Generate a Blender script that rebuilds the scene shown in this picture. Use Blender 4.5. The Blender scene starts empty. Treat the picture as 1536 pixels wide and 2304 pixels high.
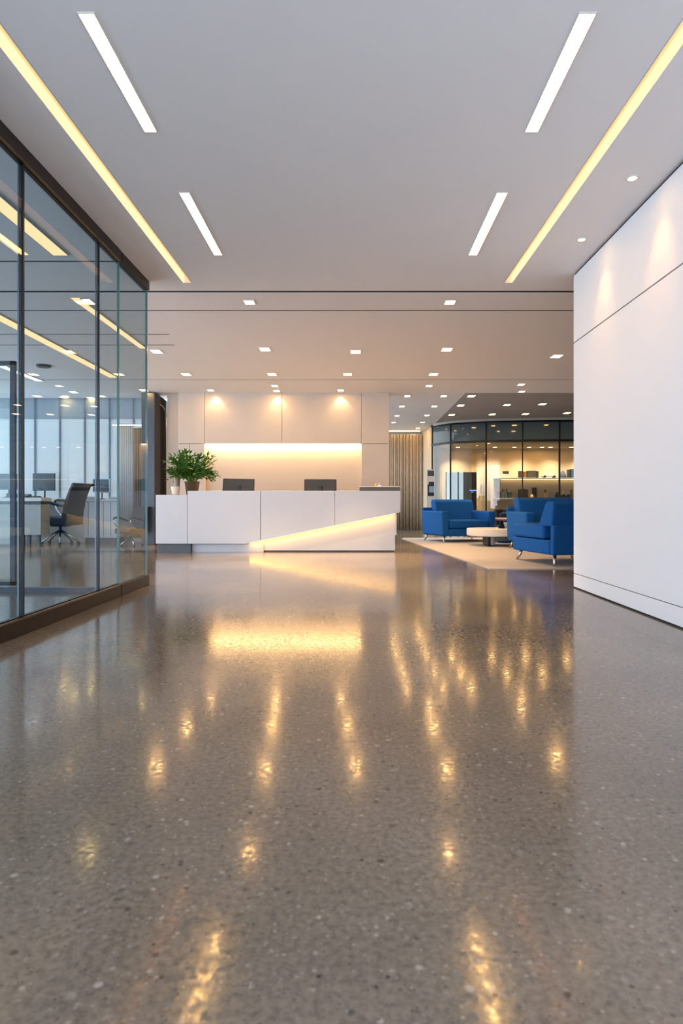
import bpy, bmesh, math, random
from mathutils import Vector, Matrix
random.seed(7)
PI = math.pi
SC = bpy.context.scene
COL = SC.collection

# ------------------------------------------------------------------ camera frame
F, CX, CY, CAMH = 1400.0, 797.0, 1133.0, 0.87
def X(px, d): return (px - CX) / F * d
def Z(py, d): return CAMH - (py - CY) / F * d
HC = 3.246                       # ceiling height
def DC(py): return (HC - CAMH) * F / (CY - py)     # distance of a ceiling point
def DF(py): return CAMH * F / (py - CY)            # distance of a floor point

# ------------------------------------------------------------------ materials
def nodes(name):
    m = bpy.data.materials.new(name); m.use_nodes = True
    nt = m.node_tree; nt.nodes.clear()
    out = nt.nodes.new('ShaderNodeOutputMaterial')
    return m, nt, out
def coord(nt, scale):
    tc = nt.nodes.new('ShaderNodeTexCoord'); mp = nt.nodes.new('ShaderNodeMapping')
    if not hasattr(scale, '__len__'): scale = (scale,) * 3
    mp.inputs['Scale'].default_value = scale
    nt.links.new(tc.outputs['Object'], mp.inputs['Vector'])
    return mp.outputs['Vector']
def pmat(name, col, rough=0.5, metal=0.0, var=0.05, scale=6.0, bump=0.0, bscale=120.0, spec=0.5, sheen=0.0, coat=0.0):
    m, nt, out = nodes(name)
    b = nt.nodes.new('ShaderNodeBsdfPrincipled')
    n = nt.nodes.new('ShaderNodeTexNoise'); n.inputs['Scale'].default_value = 1.0; n.inputs['Detail'].default_value = 4
    nt.links.new(coord(nt, scale), n.inputs['Vector'])
    r = nt.nodes.new('ShaderNodeMix'); r.data_type = 'RGBA'
    r.inputs[6].default_value = (*[c * (1 - var) for c in col], 1)
    r.inputs[7].default_value = (*[min(1, c * (1 + var)) for c in col], 1)
    nt.links.new(n.outputs['Fac'], r.inputs[0])
    nt.links.new(r.outputs[2], b.inputs['Base Color'])
    b.inputs['Roughness'].default_value = rough; b.inputs['Metallic'].default_value = metal
    b.inputs['Specular IOR Level'].default_value = spec
    if sheen: b.inputs['Sheen Weight'].default_value = sheen
    if coat: b.inputs['Coat Weight'].default_value = coat
    if bump:
        n2 = nt.nodes.new('ShaderNodeTexNoise'); n2.inputs['Scale'].default_value = 1.0; n2.inputs['Detail'].default_value = 3
        nt.links.new(coord(nt, bscale), n2.inputs['Vector'])
        bp = nt.nodes.new('ShaderNodeBump'); bp.inputs['Strength'].default_value = bump; bp.inputs['Distance'].default_value = 0.01
        nt.links.new(n2.outputs['Fac'], bp.inputs['Height']); nt.links.new(bp.outputs['Normal'], b.inputs['Normal'])
    nt.links.new(b.outputs[0], out.inputs[0])
    return m
def emat(name, col, strength):
    m, nt, out = nodes(name)
    e = nt.nodes.new('ShaderNodeEmission'); e.inputs[0].default_value = (*col, 1); e.inputs[1].default_value = strength
    nt.links.new(e.outputs[0], out.inputs[0]); return m
def glass(name, tint, f0=0.04, rough=0.0):
    m, nt, out = nodes(name)
    t = nt.nodes.new('ShaderNodeBsdfTransparent'); t.inputs[0].default_value = (*tint, 1)
    g = nt.nodes.new('ShaderNodeBsdfGlossy'); g.inputs['Roughness'].default_value = rough; g.inputs[0].default_value = (.95, .97, 1, 1)
    lw = nt.nodes.new('ShaderNodeLayerWeight'); lw.inputs[0].default_value = 0.5
    p = nt.nodes.new('ShaderNodeMath'); p.operation = 'POWER'; p.inputs[1].default_value = 5
    a = nt.nodes.new('ShaderNodeMath'); a.operation = 'MULTIPLY_ADD'; a.inputs[1].default_value = .42 - f0; a.inputs[2].default_value = f0
    nt.links.new(lw.outputs['Facing'], p.inputs[0]); nt.links.new(p.outputs[0], a.inputs[0])
    mx = nt.nodes.new('ShaderNodeMixShader')
    nt.links.new(a.outputs[0], mx.inputs[0]); nt.links.new(t.outputs[0], mx.inputs[1]); nt.links.new(g.outputs[0], mx.inputs[2])
    nt.links.new(mx.outputs[0], out.inputs[0]); return m
def frosted(name, col):
    m, nt, out = nodes(name)
    t = nt.nodes.new('ShaderNodeBsdfTranslucent'); t.inputs[0].default_value = (*col, 1)
    d = nt.nodes.new('ShaderNodeBsdfDiffuse'); d.inputs[0].default_value = (*col, 1)
    n = nt.nodes.new('ShaderNodeTexNoise'); n.inputs['Scale'].default_value = 2.0
    mx = nt.nodes.new('ShaderNodeMixShader'); mx.inputs[0].default_value = 0.35
    nt.links.new(t.outputs[0], mx.inputs[1]); nt.links.new(d.outputs[0], mx.inputs[2]); nt.links.new(mx.outputs[0], out.inputs[0])
    return m

def floor_mat():
    m, nt, out = nodes('polished_concrete'); L = nt.links.new; N = nt.nodes.new
    b = N('ShaderNodeBsdfPrincipled')
    def noise(scale, detail=4, rough=.55):
        n = N('ShaderNodeTexNoise'); n.inputs['Scale'].default_value = 1; n.inputs['Detail'].default_value = detail
        n.inputs['Roughness'].default_value = rough
        L(coord(nt, scale), n.inputs['Vector']); return n.outputs['Fac']
    def ramp(inp, stops):
        r = N('ShaderNodeValToRGB'); els = r.color_ramp.elements
        els[0].position, els[0].color = stops[0][0], (*stops[0][1], 1)
        els[1].position, els[1].color = stops[-1][0], (*stops[-1][1], 1)
        for p, c in stops[1:-1]:
            e = els.new(p); e.color = (*c, 1)
        L(inp, r.inputs[0]); return r.outputs[0]
    def mix(fac, a, c, mode='MIX'):
        x = N('ShaderNodeMix'); x.data_type = 'RGBA'; x.blend_type = mode
        for s, v in ((0, fac), (6, a), (7, c)):
            if hasattr(v, 'links'): L(v, x.inputs[s])
            else: x.inputs[s].default_value = v
        return x.outputs[2]
    cloud = ramp(noise(.9, 6), [(.3, (.130, .106, .080)), (.55, (.180, .148, .113)), (.75, (.230, .192, .150))])
    fine = ramp(noise(55, 5, .7), [(.30, (.57, .57, .57)), (.5, (1, 1, 1)), (.70, (1.34, 1.31, 1.28))])
    c = mix(1.0, cloud, fine, 'MULTIPLY')
    def specks(scale, thr, soft, keep):
        v = N('ShaderNodeTexVoronoi'); v.inputs['Scale'].default_value = 1
        n = N('ShaderNodeTexNoise'); n.inputs['Scale'].default_value = 1; n.inputs['Detail'].default_value = 2
        vec = coord(nt, scale)
        L(coord(nt, scale * 1.7), n.inputs['Vector'])
        ad = N('ShaderNodeMix'); ad.data_type = 'RGBA'; ad.blend_type = 'LINEAR_LIGHT'; ad.inputs[0].default_value = .12
        L(vec, ad.inputs[6]); L(n.outputs['Color'], ad.inputs[7]); L(ad.outputs[2], v.inputs['Vector'])
        s = N('ShaderNodeSeparateColor'); L(v.outputs['Color'], s.inputs[0])
        r = N('ShaderNodeMapRange'); r.inputs[1].default_value = thr; r.inputs[2].default_value = thr - soft; r.clamp = True
        L(v.outputs['Distance'], r.inputs[0])
        k = N('ShaderNodeMath'); k.operation = 'GREATER_THAN'; k.inputs[1].default_value = keep; L(s.outputs[0], k.inputs[0])
        mu = N('ShaderNodeMath'); mu.operation = 'MULTIPLY'; L(r.outputs[0], mu.inputs[0]); L(k.outputs[0], mu.inputs[1])
        mv = N('ShaderNodeMath'); mv.operation = 'MULTIPLY'; L(mu.outputs[0], mv.inputs[0]); L(s.outputs[1], mv.inputs[1])
        return mv.outputs[0]
    c = mix(specks(42, .30, .16, .80), c, (.36, .31, .26, 1))
    c = mix(specks(24, .26, .12, .86), c, (.34, .30, .26, 1))
    c = mix(specks(29, .30, .16, .80), c, (.055, .048, .042, 1))
    c = mix(specks(75, .34, .16, .72), c, (.30, .26, .22, 1))
    c = mix(specks(48, .30, .14, .84), c, (.028, .025, .024, 1))
    c = mix(specks(120, .36, .16, .75), c, (.045, .040, .036, 1))
    # saw-cut joint across the floor
    tc = N('ShaderNodeTexCoord'); sp = N('ShaderNodeSeparateXYZ'); L(tc.outputs['Object'], sp.inputs[0])
    for y0, wd in ((DF(1413), .006), (DF(1432), .003)):
        sb = N('ShaderNodeMath'); sb.operation = 'SUBTRACT'; sb.inputs[1].default_value = y0; L(sp.outputs['Y'], sb.inputs[0])
        ab = N('ShaderNodeMath'); ab.operation = 'ABSOLUTE'; L(sb.outputs[0], ab.inputs[0])
        lt = N('ShaderNodeMath'); lt.operation = 'LESS_THAN'; lt.inputs[1].default_value = wd; L(ab.outputs[0], lt.inputs[0])
        ml = N('ShaderNodeMath'); ml.operation = 'MULTIPLY'; ml.inputs[1].default_value = .5; L(lt.outputs[0], ml.inputs[0])
        c = mix(ml.outputs[0], c, (.06, .05, .04, 1))
    L(c, b.inputs['Base Color'])
    rr = N('ShaderNodeMapRange'); rr.inputs[3].default_value = .07; rr.inputs[4].default_value = .15
    L(noise(3.0, 5), rr.inputs[0])
    r2 = N('ShaderNodeMapRange'); r2.inputs[1].default_value = .35; r2.inputs[2].default_value = .65; r2.inputs[3].default_value = -.05; r2.inputs[4].default_value = .10
    L(noise(45, 3), r2.inputs[0]); ra = N('ShaderNodeMath'); ra.operation = 'ADD'; ra.use_clamp = True
    L(rr.outputs[0], ra.inputs[0]); L(r2.outputs[0], ra.inputs[1]); L(ra.outputs[0], b.inputs['Roughness'])
    b.inputs['IOR'].default_value = 1.52
    bp = N('ShaderNodeBump'); bp.inputs['Strength'].default_value = .09; bp.inputs['Distance'].default_value = .001
    L(noise(60, 3), bp.inputs['Height']); L(bp.outputs[0], b.inputs['Normal'])
    L(b.outputs[0], out.inputs[0]); return m

WARM = (1.0, .60, .26)
M = dict(
    floor=floor_mat(),
    ceil=pmat('matte_ceiling_paint', (.90, .88, .885), .9, var=.012, scale=1.5),
    ceil_day_tint=pmat('daylight_tinted_ceiling_paint', (.88, .88, .93), .9, var=.012, scale=1.5),  # white ceiling paint again, with cool daylight over the passage put into its colour
    dark_ceil=pmat('dark_grey_ceiling_paint', (.40, .385, .39), .8, var=.04),
    black=pmat('shadow_gap_black', (.02, .02, .022), .8),
    white_wall=pmat('white_wall_panel', (.89, .90, .925), .8, var=.012, scale=1.2),
    beige_wall=pmat('beige_wall_panel', (.60, .535, .47), .6, var=.03, scale=1.6, bump=.05, bscale=60),
    grey_wall=pmat('grey_plaster', (.5, .49, .48), .8),
    desk_white=pmat('satin_white_laminate', (.60, .635, .69), .38, var=.01),
    toe=pmat('slate_grey_laminate', (.09, .105, .125), .5),
    olive=pmat('dark_olive_laminate', (.10, .082, .055), .4),
    pale_top=pmat('pale_stone_top', (.85, .80, .70), .35),
    bronze=pmat('dark_bronze_metal', (.022, .015, .011), .42, metal=.4, var=.15, scale=3),
    bronze_edge=pmat('bronze_edge_bead', (.30, .20, .10), .3, metal=1),
    black_metal=pmat('black_metal', (.015, .016, .018), .35, metal=.5),
    alu=pmat('brushed_aluminium', (.45, .48, .5), .3, metal=1, var=.1, scale=(4, 4, 60)),
    chrome=pmat('polished_chrome', (.75, .74, .72), .14, metal=1),
    brass=pmat('brass_trim', (.75, .55, .30), .25, metal=1),
    glass=glass('blue_tinted_glass', (.67, .765, .815), .03),
    clear=glass('clear_glass', (.93, .94, .91), .04),
    smoke=pmat('smoked_transom_glass', (.085, .125, .150), .05, var=.1, spec=.35),
    edge=pmat('teal_glass_edge', (.06, .19, .19), .15, var=.2),
    frost=frosted('frosted_window', (.72, .72, .705)),
    blind=frosted('blue_roller_blind', (.46, .49, .51)),
    trough=pmat('warm_grey_trough_paint', (.60, .72, .72), .8),
    mull=pmat('grey_blue_mullion', (.17, .20, .23), .35, metal=.7),
    slate_frame=pmat('slate_window_frame', (.14, .19, .25), .4),
    slate=pmat('slate_blue_panel', (.035, .055, .085), .35),
    brown_gloss=pmat('dark_brown_gloss', (.030, .020, .013), .22, coat=.4),
    fabric=pmat('blue_wool_upholstery', (.007, .100, .350), .9, var=.12, scale=30, bump=.25, bscale=420, spec=.2),
    fabric_dark=pmat('navy_wool_upholstery', (.006, .018, .055), .9, var=.12, scale=30, bump=.25, bscale=420),
    rug=pmat('beige_loop_rug', (.50, .45, .40), .95, var=.2, scale=40, bump=.6, bscale=260),
    table_white=pmat('cream_lacquer', (.80, .73, .64), .4),
    steel=pmat('nickel_leg', (.62, .57, .50), .25, metal=1),
    slat=pmat('taupe_pleated_fabric', (.50, .41, .32), .8, var=.12, scale=(30, 4, .5)),
    curtain=pmat('beige_curtain', (.42, .34, .27), .85, var=.1),
    sheer=frosted('white_sheer_curtain', (.80, .82, .85)),
    screen=pmat('dark_screen', (.012, .014, .018), .18),
    shell=pmat('charcoal_monitor_shell', (.017, .018, .020), .45, var=.08),
    badge=pmat('black_hinge_plastic', (.008, .008, .009), .3),
    leaf=pmat('glossy_green_leaf', (.05, .15, .018), .45, var=.55, scale=14),
    pot=pmat('brown_glazed_pot', (.10, .062, .03), .4),
    soil=pmat('potting_soil', (.03, .02, .015), .95, bump=.5),
    candle=pmat('milk_glass', (.85, .72, .58), .3),
    leather=pmat('black_leather', (.008, .010, .013), .5, var=.15, bump=.1),
    desk_beige=pmat('warm_grey_laminate', (.42, .40, .36), .5),
    desk_top=pmat('light_desk_top', (.72, .68, .62), .4),
    strip=emat('strip_light_diffuser', (1.0, .54, .17), 30.0),
    cove=emat('cove_light_diffuser', (1.0, .36, .12), 4.6),
    lamp=emat('downlight_diffuser', (1.0, .54, .17), 62.0),
    lamp_small=emat('downlight_lens', (1.0, .54, .17), 62.0),
    led=emat('warm_led_strip', (1.0, .58, .21), 58.0),
    led_desk=emat('warm_led_desk_strip', (1.0, .50, .115), 14.5),
    led_soft=emat('warm_led_cove', (1.0, .66, .30), 14.0),
    led_shelf=emat('warm_led_shelf', (1.0, .70, .34), 6.0),
    cool_strip=emat('cool_strip_light', (.85, .93, 1.0), 5.0),
    office_strip=emat('office_strip_light', (1.0, .60, .28), 2.4),
    beige_soft=pmat('showroom_beige_wall', (.66, .55, .40), .7),
    trim=pmat('downlight_trim_white', (.70, .67, .63), .5),
)
def flat(name, col, rough=.5): return pmat(name, col, rough, var=.08, scale=20)

# ------------------------------------------------------------------ mesh helpers
def bx(bm, x0, x1, y0, y1, z0, z1):
    vs = [bm.verts.new((x, y, z)) for x in (x0, x1) for y in (y0, y1) for z in (z0, z1)]
    for f in ((0, 1, 3, 2), (4, 6, 7, 5), (0, 4, 5, 1), (2, 3, 7, 6), (0, 2, 6, 4), (1, 5, 7, 3)):
        bm.faces.new([vs[i] for i in f])
def prism(bm, poly, axis, a, b):
    """extrude a 2-D polygon: axis 'y' -> poly is (x,z); 'z' -> (x,y); 'x' -> (y,z)"""
    def mk(p, t):
        return {'y': (p[0], t, p[1]), 'z': (p[0], p[1], t), 'x': (t, p[0], p[1])}[axis]
    A = [bm.verts.new(mk(p, a)) for p in poly]; B = [bm.verts.new(mk(p, b)) for p in poly]
    bm.faces.new(A); bm.faces.new(B[::-1]); n = len(poly)
    for i in range(n): bm.faces.new((A[i], A[(i + 1) % n], B[(i + 1) % n], B[i]))
def hexa(bm, bot, top):
    A = [bm.verts.new(p) for p in bot]; B = [bm.verts.new(p) for p in top]; n = len(bot)
    bm.faces.new(A[::-1]); bm.faces.new(B)
    for i in range(n): bm.faces.new((A[i], A[(i + 1) % n], B[(i + 1) % n], B[i]))
def tube(bm, pts, r, seg=8):
    rr = r if hasattr(r, '__len__') else [r] * len(pts)
    rings = []; pts = [Vector(p) for p in pts]
    for i, p in enumerate(pts):
        t = (pts[min(i + 1, len(pts) - 1)] - pts[max(i - 1, 0)]).normalized()
        u = t.cross(Vector((0, 0, 1)))
        if u.length < 1e-3: u = t.cross(Vector((1, 0, 0)))
        u.normalize(); v = t.cross(u)
        rings.append([bm.verts.new(p + (u * math.cos(2 * PI * k / seg) + v * math.sin(2 * PI * k / seg)) * rr[i]) for k in range(seg)])
    for a, b in zip(rings, rings[1:]):
        for k in range(seg): bm.faces.new((a[k], a[(k + 1) % seg], b[(k + 1) % seg], b[k]))
    bm.faces.new(rings[0][::-1]); bm.faces.new(rings[-1])
def lathe(bm, prof, c=(0, 0, 0), seg=24):
    rings = []
    for r, z in prof:
        rings.append([bm.verts.new((c[0] + r * math.cos(2 * PI * k / seg), c[1] + r * math.sin(2 * PI * k / seg), c[2] + z)) for k in range(seg)])
    for a, b in zip(rings, rings[1:]):
        for k in range(seg): bm.faces.new((a[k], a[(k + 1) % seg], b[(k + 1) % seg], b[k]))
    bm.faces.new(rings[0][::-1]); bm.faces.new(rings[-1])
def B(): return bmesh.new()
def wloc(o):
    v = Vector((0, 0, 0))
    while o is not None: v += o.location; o = o.parent
    return v
def obj(name, bm, mat, parent=None, bevel=0.0, seg=2, smooth=False, local=False):
    if parent is not None and not local:
        bmesh.ops.translate(bm, verts=bm.verts, vec=-wloc(parent))
    bmesh.ops.recalc_face_normals(bm, faces=bm.faces)
    me = bpy.data.meshes.new(name); bm.to_mesh(me); bm.free()
    o = bpy.data.objects.new(name, me); COL.objects.link(o); me.materials.append(M[mat] if isinstance(mat, str) else mat)
    if parent is not None: o.parent = parent
    if bevel:
        mo = o.modifiers.new('bevel', 'BEVEL'); mo.width = bevel; mo.segments = seg; mo.limit_method = 'ANGLE'; mo.angle_limit = math.radians(35)
    if smooth or bevel:
        for p in me.polygons: p.use_smooth = True
        if not bevel:
            pass
        else:
            w = o.modifiers.new('wn', 'WEIGHTED_NORMAL'); w.keep_sharp = True
    return o
def tag(o, label, cat, group=None, kind=None):
    if label: o['label'] = label
    if cat: o['category'] = cat
    if group: o['group'] = group
    if kind: o['kind'] = kind
    return o
def thing(name, label, cat, loc=(0, 0, 0), rz=0, group=None):
    o = bpy.data.objects.new(name, None); COL.objects.link(o); o.location = loc; o.rotation_euler = (0, 0, rz)
    o.empty_display_size = .1
    return tag(o, label, cat, group)
def struct(o, label, cat):
    return tag(o, label, cat, kind='structure')
def dup(root, loc, rz, label):
    r = root.copy(); COL.objects.link(r); r.location = loc; r.rotation_euler = (0, 0, rz); r['label'] = label
    for ch in list(root.children):
        c = ch.copy(); COL.objects.link(c); c.parent = r
        for g in list(ch.children):
            d = g.copy(); COL.objects.link(d); d.parent = c
    return r

# ================================================================== SETTING
XL = X(337, 6.663)          # glass partition plane
YE = 6.663                  # its far end
XR = X(1290, 6.446)         # right wall plane
YRE = 6.446
YB = 13.36                  # panelled wall behind the desk
YS = -2.6                   # entrance side
XO = -9.5                   # office outer side
XE = 9.0                    # lounge outer side
YF = 22.5

bm = B(); bx(bm, XO - .3, XE + .3, YS, YF, -.2, 0)
struct(obj('floor', bm, 'floor'), 'polished speckled grey brown concrete floor', 'floor')

# ceiling, in boards with shadow gaps and two long slots
YO_ = 14.0
SLL, SLR = (-1.842, -1.748), (1.607, 1.697)
SY0, SY1 = .4, DC(637)
g1, g2, g3 = DC(656.5), DC(699), DC(855)
yc = [YS, SY0, SY1, g1 - .03, g1 + .03, g2 - .017, g2 + .017, g3 - .02, g3 + .02, YB + .01]
gaps = {3, 5, 7}
xc = [XO, SLL[0], SLL[1], SLR[0], SLR[1], XE]
bm = B()
for j in range(len(yc) - 1):
    if j in gaps: continue
    if j == 1:
        for i in (0, 2, 4): bx(bm, xc[i], xc[i + 1], yc[j], yc[j + 1], HC, HC + .14)
    else: bx(bm, XO, XE, yc[j], yc[j + 1], HC, HC + .14)
bx(bm, XO, X(875, YB) - .15, YB + .01, YO_ + .12, HC, HC + .14)
struct(obj('ceiling', bm, 'ceil'), 'white plaster ceiling with thin shadow gaps over the lobby', 'ceiling')
bm = B(); bx(bm, XO - .3, XE + .3, YS - .2, 14.2, HC + .20, HC + .4); bx(bm, X(875, YB) - .15, XE + .3, 14.2, YF, HC + .20, HC + .4)
struct(obj('ceiling_slab', bm, 'black'), 'dark structural slab above the ceiling boards', 'ceiling')
wx1_ = X(875, YB)
bm = B(); bx(bm, wx1_ - .15, 2.40, YB + .01, YF, HC + .025, HC + .15)
struct(obj('ceiling_corridor', bm, 'ceil_day_tint'), 'pale ceiling over the passage beside the desk wall', 'ceiling')
bm = B(); bx(bm, 2.40, XE, YB + .01, YF, HC + .012, HC + .15)
struct(obj('ceiling_lounge', bm, 'dark_ceil'), 'dark grey ceiling over the blue lounge', 'ceiling')

for k, (y, hw) in enumerate(((g1, .028), (g2, .0155), (g3, .018))):  # black strips filling the gaps, their shade put into the colour
    bm = B(); bx(bm, XO, XE, y - hw, y + hw, HC + .003, HC + .03)
    struct(obj('trim_%d' % (k + 11), bm, 'black'), 'thin black strip painting the shade of a gap across the lobby ceiling', 'trim')
# right wall
w = struct(thing('wall_right', 'white panelled wall along the right side', 'wall', (XR, 0, 0)), 'white panelled wall along the right side', 'wall')
zg = Z(772, YRE)
bm = B()
bx(bm, XR, XR + .2, YS, YRE, .152, zg - .005); bx(bm, XR, XR + .2, YS, YRE, zg + .005, HC - .022)
obj('wall_panel', bm, 'white_wall', w, bevel=.002, seg=1)
bm = B(); bx(bm, XR, XR + .2, YS, YRE, .012, .146); obj('baseboard_panel', bm, 'white_wall', w, bevel=.002, seg=1)
bm = B(); bx(bm, XR + .012, XR + .19, YS, YRE - .012, 0.001, HC + .02); obj('wall_core', bm, 'black', w)
bm = B(); bx(bm, XR + .2, XE, YRE - .25, YRE - .1, 0, HC); struct(obj('wall_lounge_front', bm, 'white_wall'), 'white wall returning behind the right wall', 'wall')
bm = B(); bx(bm, XE, XE + .2, YRE - .25, YF, 0, HC + .15); struct(obj('wall_lounge_right', bm, 'grey_wall'), 'grey wall closing the lounge', 'wall')

# wall behind the desk: panels with grooves and the lit niche
nx0, nx1 = X(460, YB), X(813, YB); wx0, wx1 = X(400, YB), X(875, YB); nz = Z(998.5, YB)
w = struct(thing('wall_back', '', '', (0, YB, 0)), 'warm beige panelled wall behind the reception desk with lit niche', 'wall')
bm = B(); gp = .004
xs = [wx0, nx0, X(634, YB), nx1, wx1]
for a, b in zip(xs, xs[1:]): bx(bm, a + gp, b - gp, YB, YB + .12, nz + gp, HC + .02)
bx(bm, wx0 + gp, X(426, YB) - gp, YB, YB + .12, 0.004, nz - gp); bx(bm, X(426, YB) + gp, nx0 - gp, YB, YB + .12, 0.004, nz - gp)
bx(bm, nx1 + gp, wx1 - gp, YB, YB + .12, .004, nz - gp)
obj('wall_panel', bm, 'beige_wall', w, bevel=.002, seg=1)
bm = B(); bx(bm, wx0, wx1, YB + .125, YB + .3, .001, HC + .02); obj('niche_back', bm, 'beige_wall', w)
bm = B(); bx(bm, nx0 + .02, nx1 - .02, YB + .035, YB + .115, nz - .008, nz + .002); obj('light_strip', bm, 'led', w)
# short wall stepping back at the left
bm = B(); bx(bm, -4.06, wx0 + .02, 13.5, 13.66, 0, HC + .02)
struct(obj('wall_left_return', bm, 'beige_wall'), 'narrow beige wall strip beside the dark cabinet', 'wall')

# corridor end
YK = 20.6
bm = B(); bx(bm, -1, 2.45, YK + .35, YK + .5, 0, HC + .1); struct(obj('wall_corridor_end', bm, 'grey_wall'), 'wall behind the pleated curtain', 'wall')
bm = B(); prism(bm, [(2.24, YK + .36), (2.30, YK + .36), (2.47, 19.05), (2.42, 19.05)], 'z', 0, HC + .02)
struct(obj('wall_corridor_right', bm, 'beige_soft'), 'warm lit narrow wall between curtain and showroom', 'wall')
bm = B(); bx(bm, wx1 - .14, wx1 - .002, YB + .3, 13.78, 0, HC + .02); bx(bm, wx1 - .14, wx1 - .002, 13.78, YK + .4, 0, .35); struct(obj('wall_corridor_left', bm, 'beige_wall'), 'beige wall along the passage', 'wall')
w5 = struct(thing('added_window_5', '', '', (wx1 - .1, 17, 0)), 'unseen window wall added to bring daylight into the passage', 'window')  # out of view, added so daylight brightens the passage ceiling
for k in range(5):
    bm = B(); y = 13.82 + k * (YK + .3 - 13.82) / 4; bx(bm, wx1 - .14, wx1 - .06, y - .04, y + .04, .35, HC + .02); obj('window_frame', bm, 'alu', w5)
bm = B(); bx(bm, wx1 - .11, wx1 - .10, 13.78, YK + .35, .35, HC + .02); obj('glass_pane', bm, 'clear', w5)

# glass partition on the left
w = struct(thing('wall_left', '', '', (XL, 0, 0)), 'blue tinted glass partition with dark bronze rails on the left', 'wall')
YN = 6.663 * 462 / (797 - 272.)       # notch between the two runs
def rail(name, z0, z1):
    bm = B(); bx(bm, XL - .07, XL, YS, YN - .012, z0, z1); obj(name, bm, 'bronze', w, bevel=.004)
    bm = B(); bx(bm, XL - .075, XL - .004, YN + .012, YE, z0, z1); obj(name, bm, 'bronze', w, bevel=.004)
rail('header_rail', HC - .095, HC + .001); rail('base_rail', .0, .105)
for z in (HC - .103, .105):
    bm = B(); bx(bm, XL - .028, XL - .004, YS, YN - .012, z, z + .008); obj('glazing_bead', bm, 'bronze_edge', w)
    bm = B(); bx(bm, XL - .060, XL - .030, YS, YN - .012, z - .006 if z > 1 else z, z + .008 if z > 1 else z + .014); obj('inner_bead', bm, 'black_metal', w)
def yg(px): return 6.663 * 460 / (CX - px) if px < 337 else YE
ys = [YS, .3, 1.75, yg(-190), yg(62), yg(230), YN, YE]
for i, (a, b) in enumerate(zip(ys, ys[1:])):
    bm = B(); bx(bm, XL - .042, XL - .030, a + .006, b - .006, .10, HC - .09); obj('glass_pane', bm, 'glass', w)
for y, wd, mt in ((yg(-190), .012, 'black_metal'), (yg(62), .007, 'black_metal'), (yg(230), .004, 'black_metal')):
    bm = B(); bx(bm, XL - .046, XL - .024, y - wd, y + wd, .1, HC - .09); obj('mullion', bm, mt, w)
    bm = B(); bx(bm, XL - .060, XL - .050, y - wd * 2.2, y - wd * .2, .1, HC - .09); obj('mullion_cover', bm, 'mull', w)
for y in (YN, YE - .004):
    bm = B(); bx(bm, XL - .045, XL - .027, y - .008, y + .008, .09, HC - .085); obj('glass_edge', bm, 'edge', w)
# glazed screen crossing the office, with a framed door
YD = 6.45
w = struct(thing('door_1', '', '', (X(0, YD), YD, 0)), 'slim grey framed glass door inside the office', 'door')
dx0, dx1 = X(-170, YD), X(33, YD); dz = Z(812, YD)
bm = B()
for a, b, c, d in ((dx0, dx0 + .05, .02, dz), (dx1 - .05, dx1, .02, dz), (dx0, dx1, dz - .04, dz), (dx0, dx1, .02, .06)): bx(bm, a, b, YD, YD + .04, c, d)
obj('door_frame', bm, 'slate', w)
bm = B(); bx(bm, dx0 + .05, dx1 - .05, YD + .014, YD + .024, .06, dz - .04); obj('glass_pane', bm, 'clear', w)
bm = B(); bx(bm, -5.6, XL - .12, YD - .35, YD - .29, 0.0, .045); struct(obj('trim_office_floor', bm, 'slate'), 'dark floor track crossing the office behind the glass', 'track')

# office shell
YO = 14.0
bm = B(); bx(bm, XO, X(338, 13.75), YO, YO + .12, 2.90 + .35, HC + .15); bx(bm, XO, X(338, 13.75), YO, YO + .12, 0, .9)
struct(obj('wall_office_back', bm, 'grey_wall'), 'office end wall below and above the frosted windows', 'wall')
wn = struct(thing('window_1', '', '', (X(100, YO), YO, .9)), 'row of tall frosted windows across the office end', 'window')
mull = [-150, -90, -33, 22, 78, 134, 190, 246, 300, 337]
for a, b in zip(mull, mull[1:]):
    xa, xb = X(a, YO), X(b, YO)
    bm = B(); bx(bm, xa + .025, xb - .025, YO + .03, YO + .045, .9, 2.78); obj('frosted_pane', bm, 'frost', wn)
    bm = B(); bx(bm, xa + .025, xb - .025, YO + .03, YO + .045, 2.78, 3.25); obj('roller_blind', bm, 'blind', wn)
for a in mull:
    bm = B(); bx(bm, X(a, YO) - .018, X(a, YO) + .018, YO + .01, YO + .06, .9, 3.25); obj('window_frame', bm, 'slate_frame', wn)
# daylight sides: slim posts of the outer glazing
w2 = struct(thing('window_2', '', '', (XO, 5, 0)), 'tall window wall along the outer office side', 'window')
for k in range(7):
    bm = B(); y = YS + k * (YO - YS) / 6; bx(bm, XO, XO + .08, y - .03, y + .03, 0, HC); obj('window_frame', bm, 'alu', w2)
w3 = struct(thing('window_3', '', '', (-3, YS, 0)), 'glazed entrance front behind the viewpoint', 'window')
for k in range(7):
    bm = B(); x = XO + k * (XR - XO) / 6; bx(bm, x - .03, x + .03, YS - .08, YS, 0, HC); obj('window_frame', bm, 'alu', w3)

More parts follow.
